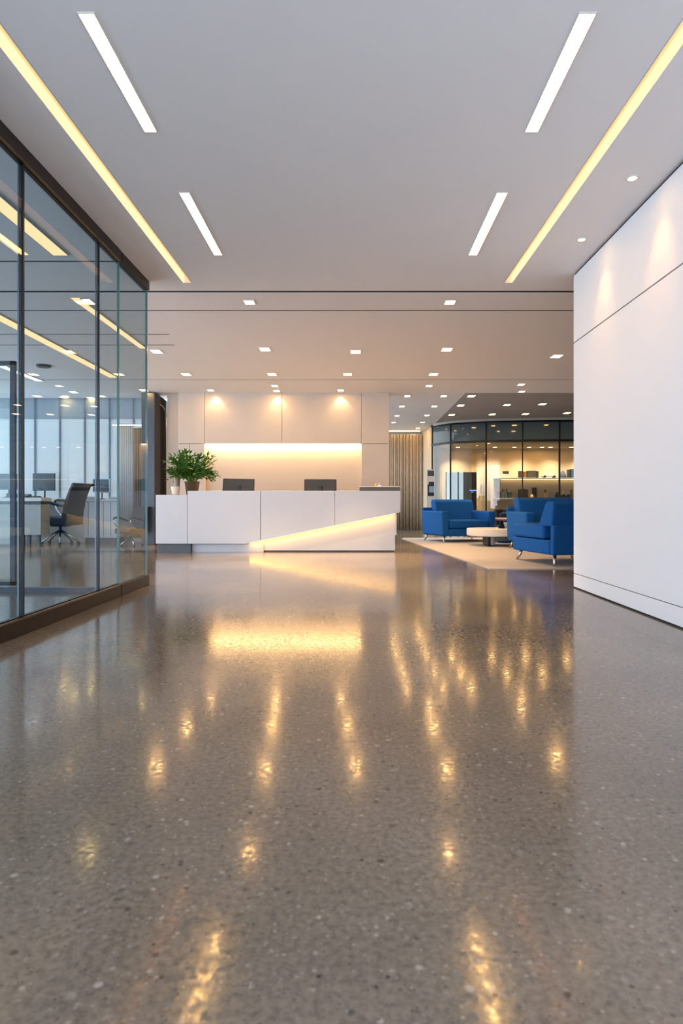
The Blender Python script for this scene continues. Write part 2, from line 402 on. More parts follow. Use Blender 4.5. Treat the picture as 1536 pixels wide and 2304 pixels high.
# showroom shell and curved glass front
cg = [(972, 19.0), (1013, 18.35), (1093, 17.9), (1175, 17.72), (1258, 17.62), (1345, 17.6), (1480, 17.7)]
cgp = [(X(p, d), d) for p, d in cg]
zt = 2.66
def bez(n=8):
    """smooth plan line through the mullion points"""
    out = []
    P = [cgp[0]] + cgp + [cgp[-1]]
    for i in range(1, len(P) - 2):
        for k in range(n):
            t = k / n; a, b, c, d = (Vector(q) for q in P[i - 1:i + 3])
            out.append(.5 * ((2 * b) + (c - a) * t + (2 * a - 5 * b + 4 * c - d) * t * t + (3 * b - a - 3 * c + d) * t ** 3))
    out.append(Vector(cgp[-1])); return out
line = bez()
def ribbon(bm, pts, th, z0, z1, off=0):
    A = []
    for i, p in enumerate(pts):
        t = (pts[min(i + 1, len(pts) - 1)] - pts[max(i - 1, 0)]).normalized(); n = Vector((-t.y, t.x))
        A.append((p + n * (off - th / 2), p + n * (off + th / 2)))
    vs = [[bm.verts.new((q.x, q.y, z)) for q in (a[0], a[1]) for z in (z0, z1)] for a in A]
    for u, v in zip(vs, vs[1:]):
        bm.faces.new((u[0], v[0], v[1], u[1])); bm.faces.new((u[2], u[3], v[3], v[2]))
        bm.faces.new((u[1], v[1], v[3], u[3])); bm.faces.new((u[0], u[2], v[2], v[0]))
    bm.faces.new(vs[0][:2] + vs[0][:1:-1]); bm.faces.new(vs[-1][:2] + vs[-1][:1:-1])
w = struct(thing('wall_showroom', '', '', (cgp[0][0], cgp[0][1], 0)), 'curved glass wall with black frame around the showroom', 'wall')
for nm, z0, z1, th in (('head_frame', HC - .06, HC + .01, .10), ('transom', zt - .03, zt + .03, .08), ('base_rail', 0.0, .09, .08)):
    bm = B(); ribbon(bm, line, th, z0, z1); obj(nm, bm, 'black_metal', w)
for i in range(len(cgp) - 1):
    seg_ = line[i * 8:i * 8 + 9]
    bm = B(); ribbon(bm, seg_, .012, .09, zt - .03); obj('glass_pane', bm, 'clear', w)
    bm = B(); ribbon(bm, seg_, .012, zt + .03, HC - .06); obj('transom_pane', bm, 'smoke', w)
for i, p in enumerate(cgp[:-1]):
    r = .018 if i != 3 else .009
    bm = B(); bx(bm, p[0] - r, p[0] + r, p[1] - .035, p[1] + .03, .05, HC - .03); obj('mullion', bm, 'black_metal', w)
bm = B(); ribbon(bm, [Vector((q.x - .0, q.y - .35)) for q in line], .04, HC - .05, HC + .02); struct(obj('trim_bulkhead', bm, 'grey_wall'), 'grey bulkhead strip above the showroom glass', 'trim')
YW = 21.0
bm = B(); bx(bm, 2.6, XE, YW, YW + .15, 0, HC + .1)
struct(obj('wall_showroom_back', bm, 'beige_soft'), 'warm beige display wall inside the showroom', 'wall')
bm = B(); bx(bm, 2.75, XE, 18.9, YW, 2.72, 2.78)
struct(obj('ceiling_showroom', bm, 'beige_soft'), 'low beige ceiling inside the showroom', 'ceiling')
bm = B(); bx(bm, 2.55, 2.65, 19.3, YW, 0, 3.2); struct(obj('wall_showroom_left', bm, 'beige_wall'), 'left inner wall of the showroom', 'wall')

# ================================================================== LIGHT FITTINGS
# long slot lights
def slot(xa, xb, out, label):
    t = thing('slot_light', label, 'ceiling light', ((xa + xb) / 2, (SY0 + SY1) / 2, HC), group='long cove slots in the ceiling')
    bm = B(); hh = .078
    bx(bm, xa + .002, xb - .002, SY0 + .002, SY1 - .002, HC + hh, HC + hh + .01)
    bx(bm, xa + .002, xb - .002, SY1 - .010, SY1 - .002, HC + .001, HC + hh)
    if out < 0: bx(bm, xb - .008, xb - .002, SY0 + .002, SY1 - .002, HC + .001, HC + hh)
    else: bx(bm, xa + .002, xa + .008, SY0 + .002, SY1 - .002, HC + .001, HC + hh)
    obj('trough', bm, 'trough', t)
    bm = B()
    x = xa + .006 if out < 0 else xb - .006
    bx(bm, x - .004, x + .004, SY0 + .003, SY1 - .011, HC + .004, HC + hh)
    obj('diffuser', bm, 'cove', t)
slot(*SLL, -1, 'long yellow glowing slot in the ceiling on the glass partition side')
slot(*SLR, 1, 'long yellow glowing slot in the ceiling on the white wall side')
# short strips
def strip(xa, xb, y0, y1, label):
    t = thing('strip_light', label, 'ceiling light', ((xa + xb) / 2, (y0 + y1) / 2, HC), group='short strip lights in the ceiling')
    bm = B(); r = .006
    for a, b, c, d in ((xa - r, xa, y0 - r, y1 + r), (xb, xb + r, y0 - r, y1 + r), (xa, xb, y0 - r, y0), (xa, xb, y1, y1 + r)): bx(bm, a, b, c, d, HC - .006, HC + .001)
    obj('frame', bm, 'trim', t)
    bm = B(); bx(bm, xa, xb, y0, y1, HC - .003, HC + .001); obj('diffuser', bm, 'strip', t)
for side, (xa, xb) in (('glass partition', (-1.336, -1.262)), ('white wall', (1.090, 1.168))):
    strip(xa, xb, DC(29), DC(295), f'short bright strip light on the {side} side, the nearer of two')
    strip(xa, xb, DC(433), DC(573), f'short bright strip light on the {side} side, the farther of two')

# square and round downlights
def downlight_proto(name, wd, ln, mat, rnd=False):
    t = thing(name, 'x', 'ceiling light')
    bm = B()
    if rnd:
        lathe(bm, [(wd / 2, -.001), (wd / 2, .004), (wd / 2 + .014, .004), (wd / 2 + .012, -.006), (wd / 2, -.007)], seg=28)
        bm.faces.ensure_lookup_table()
        bmesh.ops.delete(bm, geom=[f for f in bm.faces if len(f.verts) > 4], context='FACES')
        obj('trim', bm, 'trim', t, local=True)
        bm = B(); lathe(bm, [(wd / 2, -.004), (wd / 2, .003)], seg=28); obj('diffuser', bm, mat, t, local=True)
    else:
        r = .009; x, y = wd / 2, ln / 2
        for a, b, c, d in ((-x - r, -x, -y - r, y + r), (x, x + r, -y - r, y + r), (-x, x, -y - r, -y), (-x, x, y, y + r)): bx(bm, a, b, c, d, -.007, .004)
        obj('trim', bm, 'trim', t, local=True)
        bm = B(); bx(bm, -x, x, -y, y, -.004, .003); obj('diffuser', bm, mat, t, local=True)
    return t
protos = {}
def downlights(kind, name, wd, ln, rnd, pts, group, zc=HC, mat='lamp'):
    for px, py, label in pts:
        d = (zc - CAMH) * F / (CY - py); loc = (X(px, d), d, zc - .001)
        if kind not in protos:
            protos[kind] = downlight_proto(name, wd, ln, mat, rnd); o = protos[kind]; o.location = loc; o['label'] = label
        else: o = dup(protos[kind], loc, 0, label)
        o['group'] = group
downlights('round', 'round_downlight', .065, 0, True, [
    (1422, 400, 'small round downlight beside the white wall, the nearer one'),
    (1308, 538, 'small round downlight beside the white wall, the farther one')], 'round spots along the white wall', mat='lamp_small')
downlights('sqa', 'square_downlight', .112, .135, False, [
    (561, 679.5, 'square downlight between the two ceiling gaps, partition side'),
    (1012, 679.5, 'square downlight between the two ceiling gaps, lounge side')], 'square downlights')
downlights('sqb', 'square_downlight', .146, .20, False, [
    (352, 790.5, 'square downlight just past the end of the glass partition'),
    (596, 785.5, 'square downlight in the wider row, second from the glass partition'),
    (800, 791, 'square downlight at the middle of the wider five light row'),
    (1005, 786, 'square downlight in the wider row, second from the lounge'),
    (1252, 801, 'square downlight near the white wall end over the lounge entry'),
    (419, 842, 'square downlight above the potted plant, row of four'),
    (612, 842, 'square downlight above the left monitor, row of four'),
    (782, 842, 'square downlight above the right monitor, row of four'),
    (975, 842, 'square downlight right of the desk, row of four')], 'square downlights')
downlights('sm', 'slim_downlight', .115, .16, False, [
    (474, 878, 'slim downlight grazing the desk wall above the plant'),
    (618, 868, 'slim downlight before the desk wall middle, farther from the wall'),
    (622, 879, 'slim downlight tight against the middle of the desk wall'),
    (766, 878, 'slim downlight grazing the desk wall above the right monitor'),
    (965, 868, 'slim downlight near the ceiling edge before the passage'),
    (1172, 865, 'slim downlight over the lounge edge, the nearer of a pair'),
    (1173, 881, 'slim downlight over the lounge edge, the farther of a pair')], 'slim downlights at the ceiling edge')
co = [(916, 891), (998, 891), (904, 914), (977, 914), (893, 935), (960, 934), (885, 950), (950, 950), (940, 963)]
ordn = ['nearest', 'second', 'third', 'fourth', 'fifth']
downlights('co', 'passage_downlight', .115, .19, False, [
    (p, q, f'passage ceiling downlight, {"desk wall" if i % 2 == 0 and i < 8 else "lounge"} side row, {ordn[i // 2 if i < 8 else 4]} along') for i, (p, q) in enumerate(co)], 'downlights of the passage ceiling', HC + .024)
lo = [(1060, 891, 'lounge downlight at the ceiling edge beside the passage'), (1036, 912, 'lounge downlight by the passage, middle of three'), (1016, 933, 'lounge downlight by the passage, farthest of three'),
      (1140, 911, 'lounge downlight above the coffee table, nearer row'), (1107, 932, 'lounge downlight above the coffee table, farther row'),
      (1220, 909, 'lounge downlight over the rear armchair, nearer row'), (1182, 931, 'lounge downlight over the rear armchair, farther row'), (1275, 929, 'lounge downlight beside the white wall edge, far row')]
downlights('lo', 'lounge_downlight', .145, .21, False, lo, 'downlights of the dark lounge ceiling', HC + .011)
downlights('of', 'office_downlight', .135, .18, False, [
    (166, 882, 'office downlight behind the glass above the desk chair'), (323, 877.5, 'office downlight near the dark cabinet'),
    (144, 893.5, 'office downlight at the frosted windows, left of a pair'), (205, 895, 'office downlight at the frosted windows, right of a pair'),
    (195, 678, 'office downlight beside the middle office strip')], 'office downlights')
# office strips
def ostrip(x, wd, y0, y1, label, mat='office_strip'):
    t = thing('office_strip_light', label, 'ceiling light', (x, (y0 + y1) / 2, HC), group='strip lights of the glazed office')
    bm = B(); bx(bm, x - wd / 2 - .008, x - wd / 2, y0, y1, HC - .012, HC); bx(bm, x + wd / 2, x + wd / 2 + .008, y0, y1, HC - .012, HC); obj('frame', bm, 'trim', t)
    bm = B(); bx(bm, x - wd / 2, x + wd / 2, y0, y1, HC - .008, HC); obj('diffuser', bm, mat, t)
ostrip(-2.80, .14, 2.4, DC(573), 'warm office strip light nearest the glass partition')
ostrip(-3.22, .10, DC(670), DC(783), 'warm office strip light past the partition middle')
ostrip(-4.52, .16, 5.2, DC(849), 'long warm office strip light in the middle of the office')
ostrip(-6.08, .14, DC(824), DC(857), 'short cool office strip light far inside the office', 'cool_strip')
bm = B(); lathe(bm, [(.10, -.035), (.12, -.02), (.12, 0)], (X(98, DC(822)), DC(822), HC), 20)
tag(obj('smoke_detector', bm, 'shell'), 'small dark round detector on the office ceiling', 'detector')
# dark strips imitating lobby ceiling lines reflected in the office glass
for k, (py, x0, x1) in enumerate(((588, XO, XL - .1), (752, XO, -2.6), (776, -6, -2.7))):
    bm = B(); d = DC(py); bx(bm, x0, x1, d - .012, d + .012, HC - .002, HC + .001); struct(obj('trim_%d' % (k + 1), bm, 'black'), 'thin dark strip imitating a ceiling line reflected in the office glass', 'trim')

# ================================================================== RECEPTION DESK
YD0 = 11.07
def dx(px, d=YD0): return X(px, d)
def dzz(py, d=YD0): return Z(py, d)
desk = thing('reception_desk', 'long white reception desk with angled glowing underside', 'desk', (dx(625), YD0 + .4, 0))
ztop = dzz(1104.5); zlow = dzz(1113.5); zb = dzz(1223.5)
s = lambda px: 1223.5 + (1154.5 - 1223.5) * (px - 553) / (893 - 553)       # slanted lower edge
def panel(pts, y0=YD0, y1=YD0 + .16, name='front_panel', mat='desk_white'):
    bm = B(); prism(bm, [(dx(p), dzz(q)) for p, q in pts], 'y', y0, y1); return obj(name, bm, mat, desk, bevel=.004)
panel([(421.6, 1104.5), (585.6, 1104.5), (585.6, s(585.6)), (553, 1223.5), (421.6, 1223.5)])
panel([(586.4, 1104.5), (752.6, 1104.5), (752.6, s(752.6)), (586.4, s(586.4))])
panel([(753.4, 1104.5), (900, 1104.5), (900, 1152.5), (893, 1154.5), (753.4, s(753.4))])
bm = B(); bx(bm, dx(350), dx(421), YD0, YD0 + .75, zb, zlow); obj('side_cabinet', bm, 'desk_white', desk, bevel=.004)
bm = B(); bx(bm, dx(351), dx(427), YD0 + .05, YD0 + .7, 0, zb - .004); obj('toe_kick', bm, 'toe', desk)
bm = B(); bx(bm, dx(427) + .004, dx(590), YD0 + .14, YD0 + .7, 0, zb - .004); obj('plinth', bm, 'desk_white', desk)
yl = YD0 + .11
bm = B(); prism(bm, [(dx(583), .022), (X(889, yl), .022), (X(889, yl), .70), (dx(760), .58), (dx(570), .20), (dx(560), .15)], 'y', yl + .055, yl + .5)
obj('lower_body', bm, 'desk_white', desk, bevel=.004)
bm = B(); bx(bm, dx(590), X(886, yl), yl + .09, yl + .48, 0, .022); obj('recessed_plinth', bm, 'toe', desk)
# led line tucked under the slanted edge
bm = B(); a = Vector((dx(560), 0, dzz(s(560)))); b = Vector((dx(889), 0, dzz(s(889))))
hexa(bm, [(a.x, YD0 + .05, a.z - .006), (b.x, YD0 + .05, b.z - .006), (b.x, YD0 + .11, b.z - .006), (a.x, YD0 + .11, a.z - .006)],
     [(a.x, YD0 + .05, a.z - .001), (b.x, YD0 + .05, b.z - .001), (b.x, YD0 + .11, b.z - .001), (a.x, YD0 + .11, a.z - .001)])
obj('light_strip', bm, 'led_desk', desk)
bm = B(); bx(bm, dx(452), dx(890), YD0 + .17, YD0 + .75, .72, .75); obj('worktop', bm, 'desk_top', desk, bevel=.003)
bm = B(); bx(bm, dx(421), dx(452), YD0 + .17, YD0 + .75, .05, zlow); obj('plant_shelf', bm, 'desk_white', desk, bevel=.003)
bm = B(); bx(bm, X(809, YD0), X(899.5, YD0), YD0 + .004, YD0 + .55, ztop, dzz(1096)); obj('raised_counter', bm, 'olive', desk, bevel=.003)
bm = B(); bx(bm, X(808, YD0), X(900, YD0), YD0 - .004, YD0 + .56, dzz(1096), dzz(1094)); obj('counter_top', bm, 'pale_top', desk)
bm = B(); bx(bm, dx(893) - .05, dx(893), YD0 + .17, YD0 + .75, .3, ztop - .01); obj('end_panel', bm, 'desk_white', desk)

# little bell-like dispenser on the counter
zc = dzz(1094)
t = thing('desk_pen_holder', 'small white pen stand with an amber cup on the raised counter', 'pen stand', (X(852, 11.3), 11.3, zc))
bm = B(); lathe(bm, [(.045, 0), (.045, .012), (.012, .022)], (X(853, 11.3), 11.3, zc), 16); obj('base', bm, 'desk_white', t)
bm = B(); tube(bm, [(X(853, 11.3), 11.3, zc + .015), (X(852.5, 11.3), 11.3, zc + .05), (X(851, 11.3), 11.3, zc + .075)], .008); obj('pen', bm, 'desk_white', t)
bm = B(); lathe(bm, [(.026, 0), (.03, .05), (.024, .05), (.022, .01)], (X(848, 11.3) - .01, 11.32, zc), 14); obj('cup', bm, flat('amber_plastic', (.75, .42, .1)), t)

# monitors seen from behind
def monitor(px0, px1, py0, d, tilt, label):
    cx = (X(px0, d) + X(px1, d)) / 2; wd = X(px1, d) - X(px0, d); zt_ = Z(py0, d)
    t = thing('desktop_monitor', label, 'monitor', (cx, d, .75), group='monitors on the reception desk')
    hh = wd * .62
    prof = [(-wd / 2, 0), (wd / 2, 0), (wd / 2, hh), (-wd / 2, hh)]
    bm = B(); k = .012
    hexa(bm, [(-wd / 2 + .01, -.02, 0), (wd / 2 - .01, -.02, 0), (wd / 2, .012, 0), (-wd / 2, .012, 0)], [(-wd / 2 + .02, -.012, hh), (wd / 2 - .01, -.012, hh), (wd / 2, .012, hh), (-wd / 2, .012, hh)])
    o = obj('housing', bm, 'shell', t, bevel=.014, seg=3, local=True); o.location = (0, 0, zt_ - .75 - hh); o.rotation_euler = (math.radians(-6), tilt, 0)
    bm = B(); bx(bm, -wd / 2 + .012, wd / 2 - .012, .013, .016, .02, hh - .015); obj('screen', bm, 'screen', o, local=True)
    bm = B(); bx(bm, -.035, .035, -.045, -.012, hh * .5 - .05, hh * .5 + .06)
    obj('hinge', bm, 'badge', o, bevel=.006, local=True)
    bm = B(); prism(bm, [(-.05, .012), (-.075, .3), (-.055, .3), (-.03, .012)], 'x', -.05, .05); obj('stand', bm, 'alu', t, local=True)
    bm = B(); bx(bm, -.12, .12, -.10, .11, 0, .012); obj('foot', bm, 'alu', t, bevel=.004, local=True)
monitor(499, 571.5, 1076.5, 11.62, math.radians(1.2), 'dark desktop monitor nearest the potted plant')
monitor(683, 757, 1077.5, 11.62, 0, 'dark desktop monitor nearest the raised counter')

# plant
pd = 11.45; pc = Vector((X(432, pd), pd, zlow))
t = thing('potted_plant', 'bushy green plant in a brown pot on the desk end', 'plant', pc)
bm = B(); lathe(bm, [(.092, 0), (.10, .01), (.135, .235), (.142, .24), (.142, .25), (.128, .25), (.12, .21)], pc, 28); obj('pot', bm, 'pot', t, smooth=True)
bm = B(); lathe(bm, [(.122, .205), (.10, .222), (.03, .228)], pc, 20); obj('soil', bm, 'soil', t)
rng = random.Random(11)
bl = B(); bs = B()
def leaflet(bm, p, d, up, ln, wd):
    d = d.normalized(); s_ = d.cross(up)
    if s_.length < 1e-3: s_ = Vector((1, 0, 0))
    s_.normalize(); n = s_.cross(d)
    q = [p, p + d * ln * .35 + s_ * wd * .5 + n * wd * .12, p + d * ln * .72 + s_ * wd * .36 + n * wd * .1, p + d * ln - n * wd * .1, p + d * ln * .72 - s_ * wd * .36 + n * wd * .1, p + d * ln * .35 - s_ * wd * .5 + n * wd * .12]
    m_ = p + d * ln * .5 - n * wd * .10
    V = [bm.verts.new(x) for x in q]; c = bm.verts.new(m_)
    for i in range(6): bm.faces.new((V[i], V[(i + 1) % 6], c))
for i in range(96):
    az = rng.uniform(0, 2 * PI); el = rng.choice((rng.uniform(-.4, .3), rng.uniform(.1, .9), rng.uniform(.7, 1.45)))
    ln = rng.uniform(.34, .50) if el < .55 else rng.uniform(.48, .64)
    d0 = Vector((math.cos(az) * .35, math.sin(az) * .35, 1.0)).normalized()
    d1 = Vector((math.cos(az) * math.cos(el) * .95 - .06, math.sin(az) * math.cos(el) * .8, math.sin(el)))
    p = pc + Vector((math.cos(az) * .06, math.sin(az) * .06, .21)); pts = [p]; n = 9
    for k in range(n):
        f_ = (k / (n - 1)) ** .75
        p = p + ((d0 * (1 - f_) + d1 * f_).normalized() + Vector((rng.uniform(-.12, .12), rng.uniform(-.12, .12), -.12 * f_))) * ln / n; pts.append(p)
    tube(bs, pts, [.005 * (1 - .7 * k / n) for k in range(n + 1)], 4)
    for k in range(3, n + 1):
        tdir = (pts[k] - pts[k - 1]).normalized(); side = tdir.cross(Vector((0, 0, 1)))
        side = side.normalized() if side.length > 1e-3 else Vector((1, 0, 0))
        for sg in (-1, 1, 0):
            dv = tdir * rng.uniform(.3, .9) + side * sg * rng.uniform(.5, 1.1) + Vector((rng.uniform(-.3, .3), rng.uniform(-.3, .3), rng.uniform(-.5, .45)))
            leaflet(bl, pts[k], dv, Vector((rng.uniform(-.6, .6), rng.uniform(-.6, .6), 1)), rng.uniform(.06, .115), rng.uniform(.028, .046))
    leaflet(bl, pts[-1], tdir, Vector((0, 0, 1)), .10, .035)
for bmx in (bl, bs):
    for v in bmx.verts:
        if v.co.z < pc.z + .12: v.co.z = pc.z + .12 + (v.co.z - pc.z - .12) * .1
obj('foliage', bl, 'leaf', t); obj('stems', bs, 'leaf', t)

# candle cup and vase beside it
cd = 11.25; c = Vector((X(395, cd), cd, zlow))
t = thing('candle_cup', 'small pale glowing candle cup on the low desk end', 'candle', c)
bm = B(); lathe(bm, [(.05, 0), (.062, .02), (.078, .12), (.082, .155), (.074, .155), (.068, .11), (.05, .03)], c, 24); obj('cup', bm, 'candle', t, smooth=True)
bm = B(); lathe(bm, [(.062, .075), (.060, .09), (.01, .093)], c, 18); obj('wax', bm, flat('cream_wax', (.9, .75, .5)), t)
bm = B(); lathe(bm, [(.003, .09), (.012, .105), (.010, .125), (.001, .15)], c, 10); obj('flame', bm, emat('candle_flame', (1, .5, .12), 30), t)
vd = 11.55; c = Vector((X(398, vd), vd, zlow))
t = thing('glass_vase', 'tall slim grey green vase behind the candle cup', 'vase', c)
bm = B(); lathe(bm, [(.045, 0), (.04, .05), (.045, .15), (.062, .29), (.066, .315), (.058, .315), (.04, .16), (.034, .04)], c, 24); obj('vase_body', bm, flat('grey_green_glaze', (.28, .25, .19), .25), t, smooth=True)

# dark tall cabinet with a slanted return at the left end of the wall
a0, a1, a2 = X(318, 13.2), X(349, 13.2), X(379, 13.70)
t = thing('tall_cabinet', 'tall slate and dark brown cabinet at the left of the desk wall', 'cabinet', ((a0 + a1) / 2, 13.2, 0))
zt0, zt1 = Z(884, 13.2), Z(905, 13.70)
bm = B(); bx(bm, a0, a1 - .012, 13.2, 13.68, 0, zt0); obj('body', bm, 'slate', t, bevel=.004)
bm = B(); hexa(bm, [(a1 - .01, 13.2, 0), (a2, 13.69, 0), (a2 - .01, 13.70, 0), (a1 - .01, 13.70, 0)], [(a1 - .01, 13.2, zt0), (a2, 13.69, zt1), (a2 - .01, 13.70, zt1), (a1 - .01, 13.70, zt0)])
obj('return_panel', bm, 'brown_gloss', t)
A_, B_ = Vector((a1 - .01, 13.2, 0)), Vector((a2, 13.69, 0)); n_ = Vector(((B_ - A_).y, -(B_ - A_).x, 0)).normalized()
def onface(u, z): return A_.lerp(B_, u) + n_ * .008 + Vector((0, 0, z))
pts = [onface(.30, 3.00), onface(.5, 2.98), onface(.66, 2.93), onface(.76, 2.85), onface(.82, 2.72), onface(.84, 2.5), onface(.86, 1.8), onface(.87, 1.05), onface(.88, .35)]
bm = B(); tube(bm, pts, .013, 6); obj('edge_trim', bm, 'brass', t, smooth=True)

# ================================================================== CORRIDOR CURTAIN & BANNER
t = thing('pleated_curtain', 'tall taupe pleated curtain at the end of the passage', 'curtain', (X(911, YK), YK, 0))
bm = B(); x0, x1 = X(868, YK), X(947.5, YK); n = 200; top, bot = [], []
rg = random.Random(3)
P = []
ph = 0
for k in range(n + 1):
    ph += .55 + .22 * math.sin(k * .21) + rg.uniform(-.08, .08)
    P.append((x0 + (x1 - x0) * k / n, YK + .035 * math.sin(ph)))
for z in (0.02, Z(978, YK)):
    top.append([bm.verts.new((p[0], p[1], z)) for p in P])
for k in range(n): bm.faces.new((top[0][k], top[0][k + 1], top[1][k + 1], top[1][k]))
o = obj('fabric', bm, 'slat', t, smooth=True); so = o.modifiers.new('thick', 'SOLIDIFY'); so.thickness = .006
bm = B(); bx(bm, x0, x1, YK - .02, YK + .04, Z(978, YK), Z(978, YK) + .02); obj('track', bm, 'alu', t)
bm = B(); bx(bm, x0, x1 - .05, YK - .10, YK - .07, HC - .006, HC + .005)
tag(obj('cove_light', bm, 'led_soft'), 'warm cove light above the pleated curtain', 'ceiling light')
bn = thing('banner_stand', 'white roll up banner with navy picture beside the showroom glass', 'banner', (X(966, 18.7), 18.7, 0))
bx0, bx1 = X(959.5, 18.7), X(976, 18.7)
bm = B(); bx(bm, bx0, bx1, 18.69, 18.70, .08, Z(1056, 18.7)); obj('sheet', bm, 'desk_white', bn)
bm = B(); bx(bm, bx0, bx1, 18.62, 18.78, 0, .08); obj('base', bm, 'alu', bn)
bm = B(); bx(bm, bx0 + .03, bx1, 18.684, 18.689, Z(1071, 18.7), Z(1059, 18.7)); obj('printed_block', bm, 'slate', bn)
bm = B(); bx(bm, bx0 + .03, bx1, 18.684, 18.689, Z(1116, 18.7), Z(1090, 18.7)); bx(bm, bx0 + .06, bx1, 18.684, 18.689, Z(1090, 18.7), Z(1084, 18.7)); obj('printed_picture', bm, flat('navy_print', (.01, .015, .04)), bn)
bm = B(); bx(bm, bx0 + .07, bx1, 18.679, 18.684, Z(1108, 18.7), Z(1094, 18.7)); obj('printed_patch', bm, flat('light_blue_print', (.25, .42, .62)), bn)

# ================================================================== LOUNGE
bm = B(); prism(bm, [(X(1100, DF(1281)), DF(1281)), (5.6, DF(1281)), (5.6, 15.9), (1.22, 15.6), (X(903, 15.2), 15.2), (X(926, DF(1221)), DF(1221))], 'z', 0, .012)
tag(obj('rug', bm, 'rug'), 'large beige rug under the blue lounge seats', 'rug')
RZ = .018
def armchair(name, label, w, d, arm_h=.68, seat_h=.48, back_h=.95, arms=True, loc=(0, 0, 0), rz=0, mat='fabric', aw=.19, leg_h=.13, split=.30, bs=0):
    t = thing(name, label, 'armchair', loc, 0, 'blue lounge chairs')
    x0, x1, yf, yb = -w / 2, w / 2, -d / 2, d / 2
    ix = aw if arms else .0
    bm = B(); bx(bm, x0 + ix * .9, x1 - ix * .9, yf + .02, yb - .12, leg_h, split - .004); obj('seat_base', bm, mat, t, bevel=.03, seg=3, local=True)
    bm = B(); bx(bm, x0 + ix, x1 - ix, yf, yb - .28, split + .004, seat_h); obj('seat_cushion', bm, mat, t, bevel=.045, seg=4, local=True)
    bm = B()
    if arms:
        prism(bm, [(yb - .40, seat_h - .14), (yb - .10, seat_h - .14), (yb + .03, back_h - .04), (yb - .02, back_h), (yb - .13, back_h), (yb - .22, back_h - .05)], 'x', x0 + ix - .02 + bs, x1 - ix + .02 + bs * .8)
        obj('backrest', bm, mat, t, bevel=.05, seg=4, local=True)
        bm = B(); prism(bm, [(yb - .12, leg_h), (yb - .02, leg_h), (yb + .05, arm_h + .08), (yb - .02, arm_h + .08)], 'x', x0 + .03, x1 - .03)
        obj('back_shell', bm, mat, t, bevel=.03, seg=3, local=True)
        for sx in (-1, 1):
            bm = B(); xo = x1 if sx > 0 else x0; xi = xo - sx * aw
            hexa(bm, [(xo - sx * .03, yf + .05, leg_h), (xi, yf + .05, leg_h), (xi, yb - .08, leg_h), (xo - sx * .03, yb - .08, leg_h)],
                 [(xo, yf + .02, arm_h), (xi, yf + .02, arm_h), (xi, yb + .0, arm_h + .01), (xo, yb + .0, arm_h + .01)])
            obj('armrest', bm, mat, t, bevel=.04, seg=4, local=True)
    else:
        prism(bm, [(yb - .42, seat_h - .02), (yb - .06, seat_h - .02), (yb + .0, back_h - .03), (yb - .04, back_h), (yb - .19, back_h), (yb - .24, back_h - .04)], 'x', x0 + .0, x1 - .0)
        obj('backrest', bm, mat, t, bevel=.035, seg=4, local=True)
        bm = B(); prism(bm, [(yb - .11, leg_h), (yb - .03, leg_h), (yb + .0, seat_h - .0), (yb - .1, seat_h - .0)], 'x', x0 + .005, x1 - .005); obj('back_shell', bm, mat, t, bevel=.02, seg=3, local=True)
    for sx in (-1, 1):
        for sy in (-1, 1):
            bm = B(); px_, py_ = sx * (w / 2 - .10), (yf + .12 if sy < 0 else yb - .14)
            tube(bm, [(px_, py_, leg_h + .02), (px_ + sx * .015, py_ + sy * .02, leg_h * .5), (px_ + sx * .045, py_ + sy * .06, 0)], [.026, .022, .016], 10)
            obj('leg', bm, 'steel', t, local=True, smooth=True)
    t.rotation_euler = (0, 0, rz); return t
th = math.radians(18.5)
fl = Vector((X(997, 13.7), 13.7)); ax, ay = Vector((math.cos(th), math.sin(th))), Vector((-math.sin(th), math.cos(th)))
w1, d1 = 1.36, 1.12
c1 = fl + ax * (w1 / 2 - .06) + ay * (d1 / 2 - .08)
armchair('lounge_armchair', 'wide blue armchair facing the lobby near the passage', w1, d1, loc=(c1.x, c1.y, RZ), rz=th, bs=.09)
th = math.radians(192.5); ax, ay = Vector((math.cos(th), math.sin(th))), Vector((-math.sin(th), math.cos(th)))
rl = Vector((X(1247, DF(1276)), DF(1276)))           # its near left leg
w2_, d2_ = 1.05, 1.22
c2 = rl - ax * (w2_ / 2 - .06) - ay * (d2_ / 2 - .08)
armchair('lounge_armchair', 'armless blue lounge chair turned away, partly behind the white wall', w2_, d2_, seat_h=.555, back_h=.885, arms=False, loc=(c2.x, c2.y, RZ), rz=th, leg_h=.145, split=.35)
armchair('lounge_armchair', 'blue armchair behind the armless lounge chair', 1.5, 1.0, loc=(X(1168, 11.3) + .76, 11.75, RZ), rz=math.radians(8), back_h=.97, arm_h=.695, seat_h=.50)
armchair('lounge_armchair', 'dark blue armchair farthest back before the showroom shelves', 1.45, .95, loc=(X(1130, 15.6) + .72, 15.7, RZ), rz=math.radians(-18), back_h=.83, arm_h=.62, seat_h=.5, mat='fabric_dark')
